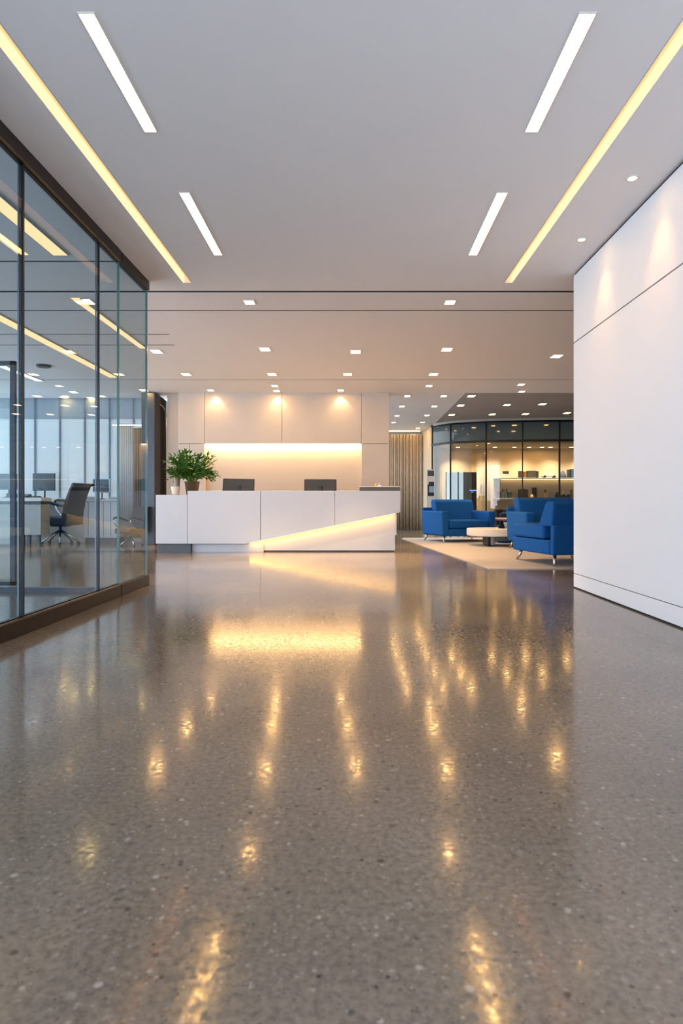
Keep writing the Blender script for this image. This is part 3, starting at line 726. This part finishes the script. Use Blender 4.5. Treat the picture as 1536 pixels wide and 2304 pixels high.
# coffee table
td = 12.75; tc = Vector((X(1057, 12.5) + .78, td, RZ))
t = thing('coffee_table', 'low cream coffee table on the rug between blue chairs', 'table', tc)
def superell(a, b, n=3.2, k=48):
    out = []
    for i in range(k):
        u = 2 * PI * i / k; c_, s_ = math.cos(u), math.sin(u)
        out.append((tc.x + a * abs(c_) ** (2 / n) * (1 if c_ >= 0 else -1), tc.y + b * abs(s_) ** (2 / n) * (1 if s_ >= 0 else -1)))
    return out
bm = B(); prism(bm, superell(.78, .52), 'z', .215, .365); obj('tabletop', bm, 'table_white', t, bevel=.02, seg=3)
bm = B(); bx(bm, tc.x - .42, tc.x - .37, tc.y - .28, tc.y + .28, RZ, .215); obj('leg', bm, 'black_metal', t, bevel=.008)
bm = B(); bx(bm, tc.x + .37, tc.x + .42, tc.y - .28, tc.y + .28, RZ, .215); obj('leg', bm, 'black_metal', t, bevel=.008)
bm = B(); bx(bm, tc.x - .36, tc.x - .26, tc.y - .2, tc.y + .2, RZ, .215); bx(bm, tc.x - .26, tc.x + .37, tc.y - .04, tc.y + .04, .10, .2); obj('pedestal', bm, 'alu', t, bevel=.01)
# small things on it
k0 = X(1130, 12.7)
def fold_card(x, y, z, ang, label, mat):
    t = thing('table_card', label, 'card', (x, y, z), ang, 'cards on the coffee table')
    bm = B(); prism(bm, [(-.05, 0), (-.043, 0), (.004, .125), (-.004, .125)], 'x', -.045, .045); obj('front_leaf', bm, mat, t, local=True)
    bm = B(); prism(bm, [(.05, 0), (.043, 0), (-.004, .125), (.004, .125)], 'x', -.045, .045); obj('back_leaf', bm, mat, t, local=True)
fold_card(X(1128, 12.6), 12.6, .365, .5, 'small folded black card on the coffee table, left of the bottle', 'badge')
fold_card(X(1141, 12.7), 12.7, .365, -.3, 'small folded white card on the coffee table, right of the bottle', 'desk_white')
t = thing('table_bottle', 'small white bottle with black cap on the coffee table', 'bottle', (X(1134, 12.65), 12.65, .365))
bm = B(); lathe(bm, [(.028, 0), (.03, .08), (.014, .11), (.012, .13)], (X(1134, 12.65), 12.65, .365), 14); obj('bottle_body', bm, 'desk_white', t, smooth=True)
bm = B(); lathe(bm, [(.015, .128), (.015, .15)], (X(1134, 12.65), 12.65, .365), 12); obj('cap', bm, 'badge', t)
# second table and pouf farther back
sd = 14.6; c = Vector((X(1128, sd) , sd, RZ))
t = thing('side_table', 'round pinkish side table behind the coffee table', 'table', c)
bm = B(); lathe(bm, [(.36, .48), (.37, .49), (.37, .52), (.36, .53)], (c.x, c.y, 0), 36); obj('tabletop', bm, flat('pinkish_wood', (.62, .42, .32)), t, smooth=False)
bm = B(); lathe(bm, [(.2, RZ), (.2, .03), (.03, .04), (.03, .48)], (c.x, c.y, 0), 20); obj('pedestal', bm, 'black_metal', t)
c = Vector((X(1140, 13.75), 13.75, RZ))
bm = B(); lathe(bm, [(.2, RZ), (.24, .05), (.25, .2), (.24, .36), (.18, .40), (.02, .41)], (c.x, c.y, 0), 28)
tag(obj('pouf', bm, 'fabric', smooth=True), 'low round blue pouf under the side table edge', 'pouf')

# ================================================================== SHOWROOM
ZS1, ZS2 = Z(1075.5, YW - .25), Z(1121, YW - .25); ysf, ysb = YW - .46, YW
def shelf(px0, px1, z, label, lit):
    xa, xb = X(px0, ysf), X(px1, ysf)
    t = thing('wall_shelf', label, 'shelf', ((xa + xb) / 2, ysb, z), group='display shelves in the showroom')
    bm = B(); bx(bm, xa, xb, ysf, ysb, z - .035, z); obj('board', bm, 'desk_white', t, bevel=.003)
    if lit:
        bm = B(); bx(bm, xa + .25, xb - .05, ysb - .08, ysb - .05, z - .047, z - .036); obj('light_strip', bm, 'led_shelf', t)
shelf(1116, 1330, ZS1, 'upper white display shelf with lit underside', True)
shelf(1116, 1160, ZS2, 'lower white display shelf, short piece at its left', False)
shelf(1166, 1330, ZS2, 'lower white display shelf, long piece at its right', False)
yi = YW - .27
def item(name, label, cat, px0, px1, zb_, pyt, col, group=None, depth=.16, kind='box', rough=.5, extra=None):
    xa, xb = X(px0, yi), X(px1, yi); zt_ = Z(pyt, yi)
    t = thing(name, label, cat, ((xa + xb) / 2, yi, zb_), group=group)
    m = flat(name + '_finish', col, rough); cx, cy = (xa + xb) / 2, yi + depth / 2 - .04; h = zt_ - zb_
    bm = B()
    if kind == 'book':
        bx(bm, xa, xb, yi - .04, yi - .04 + depth, zb_, zb_ + h); obj('cover', bm, m, t, bevel=.004)
        bm = B(); bx(bm, xa + .008, xb - .008, yi - .03, yi - .035 + depth, zb_ + h - .012, zb_ + h + .001); obj('page_block', bm, 'table_white', t)
    elif kind == 'box':
        bx(bm, xa, xb, yi - .04, yi - .04 + depth, zb_, zb_ + h * .7); obj('body', bm, m, t, bevel=.006)
        bm = B(); bx(bm, xa - .004, xb + .004, yi - .044, yi - .036 + depth, zb_ + h * .7, zb_ + h); obj('lid', bm, m, t, bevel=.006)
    elif kind == 'figure':
        r = (xb - xa) / 2
        lathe(bm, [(r * .9, 0), (r, h * .1), (r * .85, h * .45), (r * .4, h * .6), (r * .3, h * .66)], (cx, cy, zb_), 18); obj('body', bm, m, t, smooth=True)
        bm = B(); lathe(bm, [(r * .2, h * .64), (r * .55, h * .72), (r * .62, h * .84), (r * .4, h * .96), (r * .05, h)], (cx, cy, zb_), 16); obj('head', bm, flat(name + '_head', (.10, .05, .03)), t, smooth=True)
    elif kind == 'stack':
        n = 3
        for k in range(n):
            bm = B(); bx(bm, xa + .01 * k, xb - .012 * k, yi - .04, yi - .04 + depth, zb_ + h * k / n, zb_ + h * (k + .9) / n); obj('volume', bm, m, t, bevel=.003)
    elif kind == 'dome':
        r = (xb - xa) / 2
        lathe(bm, [(r, 0), (r * .97, h * .3), (r * .75, h * .65), (r * .4, h * .9), (r * .05, h)], (cx, cy, zb_), 20); obj('dome', bm, m, t, smooth=True)
        bm = B(); lathe(bm, [(r * 1.05, -.0), (r * 1.05, .012)], (cx, cy, zb_), 20); obj('base', bm, 'badge', t)
    elif kind == 'car':
        w_ = xb - xa
        prism(bm, [(xa, zb_ + h * .25), (xb, zb_ + h * .25), (xb, zb_ + h * .55), (xb - w_ * .2, zb_ + h * .62), (xb - w_ * .33, zb_ + h), (xa + w_ * .3, zb_ + h), (xa + w_ * .16, zb_ + h * .6), (xa, zb_ + h * .5)], 'y', yi - .05, yi + .09)
        obj('body', bm, m, t, bevel=.012, seg=2)
        for fx in (.2, .8):
            for yy in (yi - .055, yi + .075):
                bm = B(); r = h * .26; c_ = (xa + w_ * fx, yy, zb_ + r)
                ring = [(c_[0] + r * math.cos(u * PI / 8), c_[2] + r * math.sin(u * PI / 8)) for u in range(16)]
                prism(bm, ring, 'y', yy, yy + .025); obj('wheel', bm, 'badge', t)
    return t
G1, G2 = 'things on the upper showroom shelf', 'things on the lower showroom shelf'
item('book_stack', 'white stack of flat boxes at the left of the upper shelf', 'boxes', 1120.5, 1143, ZS1, 1066.5, (.75, .70, .64), G1, .2, 'stack')
item('display_box', 'small black box lying on the white stack', 'box', 1131.5, 1143.5, Z(1066.5, yi), 1060, (.03, .028, .02), G1, .12, 'box')
item('book', 'dark upright book at the left of the brown group, upper shelf', 'book', 1167.5, 1171.5, ZS1, 1059.5, (.03, .02, .015), G1, .18, 'book')
item('book', 'brown upright book beside the dark ones, upper shelf', 'book', 1172.2, 1177.5, ZS1, 1060, (.10, .05, .025), G1, .18, 'book')
item('book', 'short orange brown book between dark books, upper shelf', 'book', 1178.2, 1183, ZS1, 1061.5, (.22, .09, .03), G1, .18, 'book')
item('display_box', 'large dark box in the middle of the upper shelf', 'box', 1186.5, 1205, ZS1, 1059, (.055, .05, .035), G1, .22, 'box')
item('book', 'black upright book right of the large dark box', 'book', 1206, 1210.5, ZS1, 1060, (.02, .018, .015), G1, .18, 'book')
item('model_car', 'white model car on the upper shelf', 'model', 1217, 1253, ZS1, 1064, (.78, .74, .70), G1, .16, 'car', .25)
item('helmet', 'blue domed cap near the right end of the upper shelf', 'cap', 1259, 1274, ZS1, 1058.5, (.05, .08, .17), G1, .16, 'dome')
item('book', 'slim black book near the white wall, upper shelf', 'book', 1277.5, 1281.5, ZS1, 1056.5, (.025, .02, .02), G1, .18, 'book')
item('book', 'blue upright book nearest the white wall, upper shelf', 'book', 1283.5, 1291, ZS1, 1055, (.03, .09, .18), G1, .18, 'book')
item('display_box', 'dark red box at the left of the lower shelf', 'box', 1117.5, 1126.5, ZS2, 1106.5, (.14, .025, .015), G2, .16, 'box')
item('figurine', 'pale blue figurine with brown head beside the red box', 'figurine', 1127.5, 1133.5, ZS2, 1100, (.40, .45, .55), G2, .12, 'figure')
item('figurine', 'teal figurine with brown head beside the teal box', 'figurine', 1136.5, 1142, ZS2, 1100, (.14, .30, .30), G2, .12, 'figure')
item('display_box', 'teal box beside the second figurine, lower shelf', 'box', 1142.8, 1150, ZS2, 1107.5, (.04, .15, .17), G2, .16, 'box')
for px0, px1, py, col, lab in ((1167, 1170.5, 1101, (.03, .035, .035), 'leftmost black book of the lower shelf row'), (1171, 1175.5, 1100.5, (.05, .06, .06), 'charcoal book second in the lower shelf row'),
                               (1176, 1181, 1100, (.12, .05, .02), 'brown book third in the lower shelf row'), (1181.6, 1187, 1101, (.09, .035, .015), 'dark brown book fourth in the lower shelf row'),
                               (1187.8, 1191.5, 1098, (.70, .62, .52), 'white book fifth in the lower shelf row'), (1192.2, 1195.5, 1097.5, (.62, .50, .36), 'cream book sixth in the lower shelf row'),
                               (1197, 1206.5, 1097, (.025, .02, .018), 'wide black book at the end of the lower shelf row')):
    item('book', lab, 'book', px0, px1, ZS2, py, col, G2, .18, 'book')
item('trinket', 'small amber bowl like trinket in front of the black book', 'trinket', 1189.5, 1197.5, ZS2, 1112, (.75, .38, .10), G2, .04, 'dome').location.y -= .115
item('figurine', 'orange and cream figurine on the lower shelf', 'figurine', 1222, 1231, ZS2, 1101, (.75, .42, .20), G2, .12, 'figure')
item('display_dome', 'grey dome ornament on the lower shelf behind armchair top', 'ornament', 1234, 1248, ZS2, 1107, (.34, .32, .32), G2, .14, 'dome')
item('model_car', 'dark model car on the lower shelf near the white wall', 'model', 1249.5, 1259, ZS2, 1107, (.05, .045, .04), G2, .12, 'car')
item('model_car', 'pale model car on the lower shelf closest to the white wall', 'model', 1263, 1280, ZS2, 1104, (.60, .55, .48), G2, .12, 'car')
item('figurine', 'reddish figurine at the end of the lower shelf', 'figurine', 1282, 1289, ZS2, 1101, (.25, .12, .10), G2, .12, 'figure')
# floor standing pair under the shelves
for px0, px1, py, lab in ((1117, 1122.5, 1146.5, 'narrow black case standing under the lower shelf'), (1125, 1134, 1146.5, 'wider black case with handle standing under the lower shelf')):
    t = item('floor_case', lab, 'case', px0, px1, 0.0, py, (.015, .015, .018), 'cases below the shelves', .25, 'box')
# kiosk screen and bright panel left of the shelves
kd = 19.9
t = thing('display_screen', 'tall black display screen with blue glow inside the showroom', 'screen', (X(1057, kd), kd, 0))
sx0, sx1 = X(1042.5, kd), X(1072, kd)
bm = B(); bx(bm, sx0, sx1, kd, kd + .08, .3, Z(1062.5, kd)); obj('housing', bm, 'screen', t, bevel=.006)
bm = B(); bx(bm, sx0 + .1, sx1 - .1, kd - .1, kd + .25, 0, .03); bx(bm, X(1055, kd), X(1059, kd), kd + .02, kd + .07, .03, .32); obj('stand', bm, 'black_metal', t)
bm = B(); bx(bm, X(1056, kd), sx1 - .01, kd - .004, kd + .001, Z(1105, kd), Z(1102, kd)); bx(bm, X(1059.5, kd), X(1064, kd), kd - .004, kd + .001, Z(1108, kd), Z(1106.5, kd)); obj('lit_graphic', bm, emat('screen_glow', (.22, .30, 1.0), 1.6), t)
t = struct(thing('window_4', '', '', (X(1022, kd), 20.6, 0)), 'bright curtained window inside the showroom', 'window')
wa, wb = X(1003, 20.6), X(1043, 20.6)
bm = B(); n = 90; R_ = []
for z in (.15, Z(1063, 20.6)):
    R_.append([bm.verts.new((wa + (wb - wa) * k / n, 20.6 + .02 * math.sin(k * .9), z)) for k in range(n + 1)])
for k in range(n): bm.faces.new((R_[0][k], R_[0][k + 1], R_[1][k + 1], R_[1][k]))
obj('lit_blind', bm, emat('daylit_blind', (.62, .80, .95), .85), t, smooth=True)
bm = B()
for p in (1003, 1030, 1043): bx(bm, X(p, 20.6) - .02, X(p, 20.6) + .02, 20.55, 20.58, .1, Z(1062, 20.6))
obj('window_frame', bm, 'slate', t)
t = thing('door_panel', 'plain yellow lit door beside the display screen', 'door', (X(1082, 20.5), 20.9, 0))
bm = B(); bx(bm, X(1060, 20.9), X(1084, 20.9), 20.9, 20.96, .02, 2.55); obj('leaf', bm, flat('cream_door', (.80, .62, .34)), t)
bm = B(); tube(bm, [(X(1081, 20.9), 20.84, 1.2), (X(1081, 20.9), 20.84, 1.5)], .015); obj('handle', bm, 'chrome', t)
# showroom ceiling spots (seen through the glass)
shp = downlight_proto('showroom_downlight', .11, .14, 'lamp'); first = True
for i, px in enumerate((1030, 1113, 1157, 1190, 1219, 1238, 1285)):
    lab = f'showroom ceiling spot, {["first", "second", "third", "fourth", "fifth", "sixth", "seventh"][i]} along the display wall'
    loc = (X(px, 20.4), 20.4, 2.719)
    if first: shp.location = loc; shp['label'] = lab; o = shp; first = False
    else: o = dup(shp, loc, 0, lab)
    o['group'] = 'showroom ceiling spots'

# ================================================================== OFFICE
od = 12.45; zdk = Z(1119.5, od)
t = thing('office_desk', 'long office desk with pale top behind the glass', 'desk', (-7.2, od + .5, 0))
bm = B(); prism(bm, [(-9.0, od), (X(93, od), od), (X(93, od), od + .42), (-7.35, od + .42), (-7.35, 13.74), (X(167, 13.74), 13.74), (X(167, 13.74), 13.96), (-9.0, 13.96)], 'z', zdk - .075, zdk); obj('tabletop', bm, 'desk_top', t, bevel=.006)
bm = B(); bx(bm, -9.0, X(88, od), od + .06, od + .36, zdk - .135, zdk - .078); obj('under_top_shade', bm, 'slate', t)  # dark box standing in for the shadow line below the tabletop
bm = B(); bx(bm, X(37, od), X(90, od), od + .03, od + .40, .24, zdk - .14); obj('pedestal', bm, 'desk_beige', t, bevel=.004)
bm = B(); bx(bm, X(-140, od), X(27, od), od + .05, od + .1, .05, zdk - .14); obj('modesty_panel', bm, 'desk_beige', t)
for px in (44, 58, 80):
    bm = B(); bx(bm, X(px, od) - .03, X(px, od) + .03, od + .1, od + .16, 0, .24); obj('leg', bm, 'slate', t)
def omon(px0, px1, py0, py1, d, zb_, label, col='slate', rz=0):
    cx = (X(px0, d) + X(px1, d)) / 2; wd = X(px1, d) - X(px0, d); z0, z1 = Z(py1, d), Z(py0, d)
    t = thing('office_monitor', label, 'monitor', (cx, d, zb_), rz, 'office monitors')
    bm = B(); bx(bm, -wd / 2, wd / 2, -.015, .02, z0 - zb_, z1 - zb_); o = obj('housing', bm, col, t, bevel=.006, local=True)
    bm = B(); bx(bm, -wd / 2 + .012, wd / 2 - .012, -.018, -.014, z0 - zb_ + .015, z1 - zb_ - .012); obj('screen', bm, flat('slate_screen', (.05, .075, .10), .3), o, local=True)
    bm = B(); tube(bm, [(0, .03, 0.01), (0, .04, (z0 - zb_) + .1)], .018); obj('stand', bm, 'badge', t, local=True)
    bm = B(); lathe(bm, [(.11, 0), (.11, .012), (.03, .02)], seg=20); obj('foot', bm, 'badge', t, local=True)
omon(-8, 44.5, 1066, 1101.5, 12.73, zdk, 'dark office monitor at the far left behind the glass')
omon(74, 124, 1065, 1104, 13.82, zdk, 'dark office monitor left of the black desk chair')
def handset(px, d, label):
    z = zdk; x = X(px, d)
    t = thing('desk_phone', label, 'phone', (x, d, z), group='desk phones')
    bm = B(); prism(bm, [(-.11, 0), (.11, 0), (.11, .075), (-.11, .02)], 'x', -.10, .10); obj('base', bm, 'badge', t, bevel=.006, local=True)
    bm = B(); tube(bm, [(-.07, -.09, .055), (-.07, -.06, .075), (-.07, .06, .105), (-.07, .09, .095)], [.024, .017, .017, .024], 8); obj('handset', bm, 'badge', t, local=True)
handset(30, 12.56, 'black desk phone under the far left office monitor')
handset(54, 12.56, 'black desk phone beside the wide glass joint')
kb = thing('keyboard', 'dark keyboard before the office monitor by the chair', 'keyboard', (X(75, 12.6), 12.6, zdk))
bm = B(); bx(bm, X(69.5, 12.6), X(91, 12.6), 12.5, 12.65, zdk + .001, zdk + .022); obj('body', bm, 'badge', kb, bevel=.004)
bm = B()
for r in range(4):
    for c_ in range(8): x = X(70, 12.6) + c_ * .0232; bx(bm, x, x + .018, 12.508 + r * .034, 12.534 + r * .034, zdk + .022, zdk + .028)
obj('keys', bm, 'shell', kb)

def office_chair(label, loc, rz, sc=1.0):
    t = thing('office_chair', label, 'chair', loc, 0, 'office chairs')
    # faces -x ; seat, curved back, loop arms, chrome legs with casters
    bm = B(); prism(bm, [(-.46, .42), (.16, .40), (.30, .43), (.30, .57), (.16, .57), (-.40, .60), (-.47, .56)], 'y', -.30, .30); obj('seat', bm, 'leather', t, bevel=.035, seg=3, local=True)
    prof_f, prof_b = [], []
    for k in range(13):
        s_ = k / 12; z = .42 + s_ * .88; x = .20 + .27 * s_ ** 1.1 - .05 * math.sin(s_ * PI)
        prof_f.append((x, z)); prof_b.append((x + .085 - .035 * s_, z))
    prof = prof_f + [(prof_f[-1][0] + .10, 1.285)] + prof_b[::-1]
    bm = B(); prism(bm, prof, 'y', -.29, .29); obj('backrest', bm, 'leather', t, bevel=.018, seg=2, local=True)
    for sy in (-1, 1):
        bm = B(); y = sy * .33
        tube(bm, [(.30, y, .82), (.16, y, .84), (0, y, .88), (-.18, y, .93), (-.36, y, .95), (-.45, y, .93), (-.47, y, .87)], [.022, .028, .032, .032, .030, .026, .02], 8); obj('armrest', bm, 'leather', t, local=True, smooth=True)
        bm = B(); tube(bm, [(-.46, y, .88), (-.42, y, .75), (-.30, y, .62), (-.10, y * .92, .47)], .014, 8); obj('arm_bracket', bm, 'chrome', t, local=True, smooth=True)
    bm = B(); tube(bm, [(-.05, 0, .22), (-.05, 0, .43)], [.035, .03], 12); bx(bm, -.2, .12, -.1, .1, .38, .41); obj('column', bm, 'black_metal', t, local=True)
    for k in range(5):
        a = 2 * PI * k / 5 + .35; c_, s_ = math.cos(a), math.sin(a)
        bm = B(); tube(bm, [(-.05, 0, .30), (-.05 + c_ * .18, s_ * .18, .20), (-.05 + c_ * .36, s_ * .36, .065)], [.022, .02, .014], 8); lg = obj('leg', bm, 'chrome', t, local=True, smooth=True)
        bm = B(); cx_, cy_ = -.05 + c_ * .37, s_ * .37
        ring = [(cx_ + .03 * math.cos(u * PI / 6), .03 + .03 * math.sin(u * PI / 6)) for u in range(12)]
        prism(bm, ring, 'y', cy_ - .02, cy_ + .02); obj('caster', bm, 'badge', lg, local=True)
    t.rotation_euler = (0, 0, rz); return t
cdp = 13.29
oc = office_chair('black leather desk chair with chrome legs behind the glass', (X(140, cdp), cdp, 0), math.radians(-14))
dup(oc, (X(296, 12.8), 12.8, 0), math.radians(70), 'dark desk chair beside the beige curtain behind the glass').scale = (.62, .62, .62)

d2 = 13.56; z2 = Z(1123.5, d2)
t = thing('office_desk', 'white office desk below the frosted windows', 'desk', (X(232, d2), d2 + .25, 0))
bm = B(); bx(bm, X(184, d2), X(266, d2), d2, d2 + .41, z2 - .035, z2); obj('tabletop', bm, 'desk_white', t, bevel=.004)
bm = B(); bx(bm, X(187, d2), X(265, d2), d2 + .03, d2 + .40, .12, z2 - .036); obj('body', bm, 'desk_white', t, bevel=.004)
bm = B(); bx(bm, X(189, d2), X(264, d2), d2 + .06, d2 + .39, 0, .12); obj('plinth', bm, 'slate', t)
for px in (197, 214, 231, 248):
    bm = B(); bx(bm, X(px, d2) - .004, X(px, d2) + .004, d2 + .024, d2 + .031, .14, z2 - .06); obj('drawer_gap', bm, 'slate', t)
omon(207.5, 248, 1077, 1108.5, 13.77, z2, 'grey office monitor on the white desk behind the glass', 'alu', math.radians(-6))
kb = thing('paper_tray', 'grey document tray on the white office desk', 'tray', (X(205, 13.55), 13.55, z2))
bm = B(); bx(bm, X(187, 13.58), X(210, 13.58), 13.6, 13.78, z2, z2 + .012); bx(bm, X(187, 13.58), X(210, 13.58), 13.6, 13.61, z2, z2 + .06); obj('tray', bm, flat('grey_plastic', (.30, .35, .38)), kb)
bm = B(); bx(bm, X(188, 13.58), X(209, 13.58), 13.615, 13.77, z2 + .012, z2 + .055); obj('papers', bm, 'desk_white', kb)
kb = thing('paper_tray', 'low grey file box at the right end of the white office desk', 'tray', (X(250, 13.55), 13.55, z2))
bm = B(); bx(bm, X(245, 13.58), X(263, 13.58), 13.6, 13.76, z2, z2 + .05); obj('tray', bm, flat('grey_board', (.33, .38, .40)), kb)
# curtains at the office corner, and a glowing bar imitating a reflection
def wavy(name, label, pa, pb, y, amp, z0, z1, mat, n=120, fq=.8):
    t = thing(name, label, 'curtain', ((X(pa, y) + X(pb, y)) / 2, y, 0), group='office corner curtains')
    bm = B(); R_ = []
    for z in (z0, z1): R_.append([bm.verts.new((X(pa, y) + (X(pb, y) - X(pa, y)) * k / n, y + amp * math.sin(k * fq), z)) for k in range(n + 1)])
    for k in range(n): bm.faces.new((R_[0][k], R_[0][k + 1], R_[1][k + 1], R_[1][k]))
    o = obj('fabric', bm, mat, t, smooth=True); s_ = o.modifiers.new('thick', 'SOLIDIFY'); s_.thickness = .004
    bm = B(); bx(bm, X(pa, y), X(pb, y), y - .03, y + .03, z1, z1 + .03); obj('track', bm, 'alu', t)
    return t
wavy('beige_curtain', 'beige pleated curtain in the office corner behind the glass', 300, 319, 13.62, .03, .12, Z(963, 13.6), 'curtain', 40)
wavy('sheer_curtain', 'white sheer curtain beside the beige curtain in the office', 268, 299.5, 13.66, .02, .3, Z(955, 13.6), 'sheer', 60)
bm = B(); bx(bm, X(255, 13.6), X(320, 13.6), 13.52, 13.55, Z(958, 13.6), Z(956.5, 13.6))  # glowing bar in place of a warm reflection in the glass
tag(obj('glass_reflection_bar', bm, 'led_soft'), 'thin glowing bar imitating a warm reflection above the office curtains', 'light')

# ================================================================== LAMPS, SKY, CAMERA
def spot(name, loc, target, watts, ang, blend, col=(1, .66, .36), size=.03):
    l = bpy.data.lights.new(name, 'SPOT'); l.energy = watts; l.spot_size = math.radians(ang); l.spot_blend = blend; l.color = col; l.shadow_soft_size = size
    o = bpy.data.objects.new(name, l); COL.objects.link(o); o.location = loc
    o.rotation_euler = (Vector(target) - Vector(loc)).to_track_quat('-Z', 'Y').to_euler(); return o
for px in (484, 624, 766):
    x = X(px, 13.27); spot('wall_wash_lamp', (x, 13.275, HC - .02), (x, 13.285, 0), 12, 92, .35)
for py, px in ((400, 1422), (538, 1308)):
    d = DC(py); x = X(px, d); spot('wall_wash_lamp', (x, d, HC - .03), (XR, d + .08, HC - .66), 14, 52, 1.0, (1, .43, .13))
for px in (150, 215):
    x = X(px, 13.7); spot('wall_wash_lamp', (x, 13.75, HC - .03), (x, 13.95, 0), 24, 40, .8)
def pool(px, py, watts, ang=95, zc=HC, col=(1, .68, .40)):
    d = (zc - CAMH) * F / (CY - py); spot('downlight_lamp', (X(px, d), d, zc - .02), (X(px, d), d, 0), watts, ang, .8, col, .06)
for px, py, wt in ((596, 786, 900), (800, 791, 900), (1005, 786, 200)): pool(px, py, wt, 64, HC, (1, .64, .34))
for px, py in ((561, 680), (1012, 680)): pool(px, py, 430, 64)
for px, py in ((419, 842), (612, 842), (782, 842), (975, 842)): pool(px, py, 340)
for px, py in ((1140, 911), (1220, 909), (1107, 932), (1182, 931), (1036, 912)): pool(px, py, 58, 100, HC + .01, (1, .88, .76))
for px, py in ((893, 935), (885, 950)): pool(px, py, 110, 48, HC + .02, (1, .93, .90))
for px, py in ((166, 882), (60, 870), (240, 876)): pool(px, py, 90)  # left and right ones have no fitting, added to warm the office floor
for x in (3.4, 4.6, 5.6, 6.6, 7.6): spot('showroom_lamp', (x, 20.4, 2.70), (x, 20.85, 0), 150, 110, 1.0, (1, .80, .52))

wd = bpy.data.worlds.new('World'); SC.world = wd; wd.use_nodes = True
nt = wd.node_tree; bg = nt.nodes['Background']
bg.inputs[0].default_value = (.79, .87, 1.0, 1); bg.inputs[1].default_value = 5.2
def portal(loc, rot, sx, sy):
    l = bpy.data.lights.new('daylight_portal', 'AREA'); l.shape = 'RECTANGLE'; l.size = sx; l.size_y = sy; l.energy = 1
    o = bpy.data.objects.new('daylight_portal', l); COL.objects.link(o); o.location = loc; o.rotation_euler = rot
    l.cycles.is_portal = True
portal(((XO + XR) / 2, YS - .05, HC / 2), (math.radians(90), 0, 0), XR - XO, HC)
portal((XO - .05, (YS + YO) / 2, HC / 2), (math.radians(90), 0, math.radians(-90)), YO - YS, HC)


portal((wx1 - .16, (13.78 + YK) / 2, (.35 + HC) / 2), (math.radians(90), 0, math.radians(-90)), YK - 13.78, HC - .35)
cam = bpy.data.cameras.new('Camera'); co_ = bpy.data.objects.new('Camera', cam); COL.objects.link(co_)
co_.location = (0, 0, CAMH); co_.rotation_euler = (math.radians(90), 0, 0)
cam.sensor_fit = 'VERTICAL'; cam.sensor_height = 36; cam.sensor_width = 24; cam.lens = F / 2304 * 36
cam.shift_x = -(CX - 768) / 2304; cam.shift_y = -(1152 - CY) / 2304
cam.clip_start = .05; cam.clip_end = 200
cam.dof.use_dof = True; cam.dof.focus_distance = 9.0; cam.dof.aperture_fstop = 3.5
SC.camera = co_
SC.view_settings.view_transform = 'Standard'; SC.view_settings.look = 'None'; SC.view_settings.gamma = 1; SC.view_settings.exposure = 0.08
SC.view_settings.use_curve_mapping = False
SC.cycles.use_denoising = True
SC.cycles.use_adaptive_sampling = True; SC.cycles.adaptive_threshold = .08; SC.cycles.adaptive_min_samples = 20
SC.cycles.max_bounces = 8; SC.cycles.diffuse_bounces = 4; SC.cycles.glossy_bounces = 4; SC.cycles.transparent_max_bounces = 16; SC.cycles.transmission_bounces = 6
SC.cycles.sample_clamp_indirect = 8; SC.cycles.caustics_reflective = False; SC.cycles.caustics_refractive = False
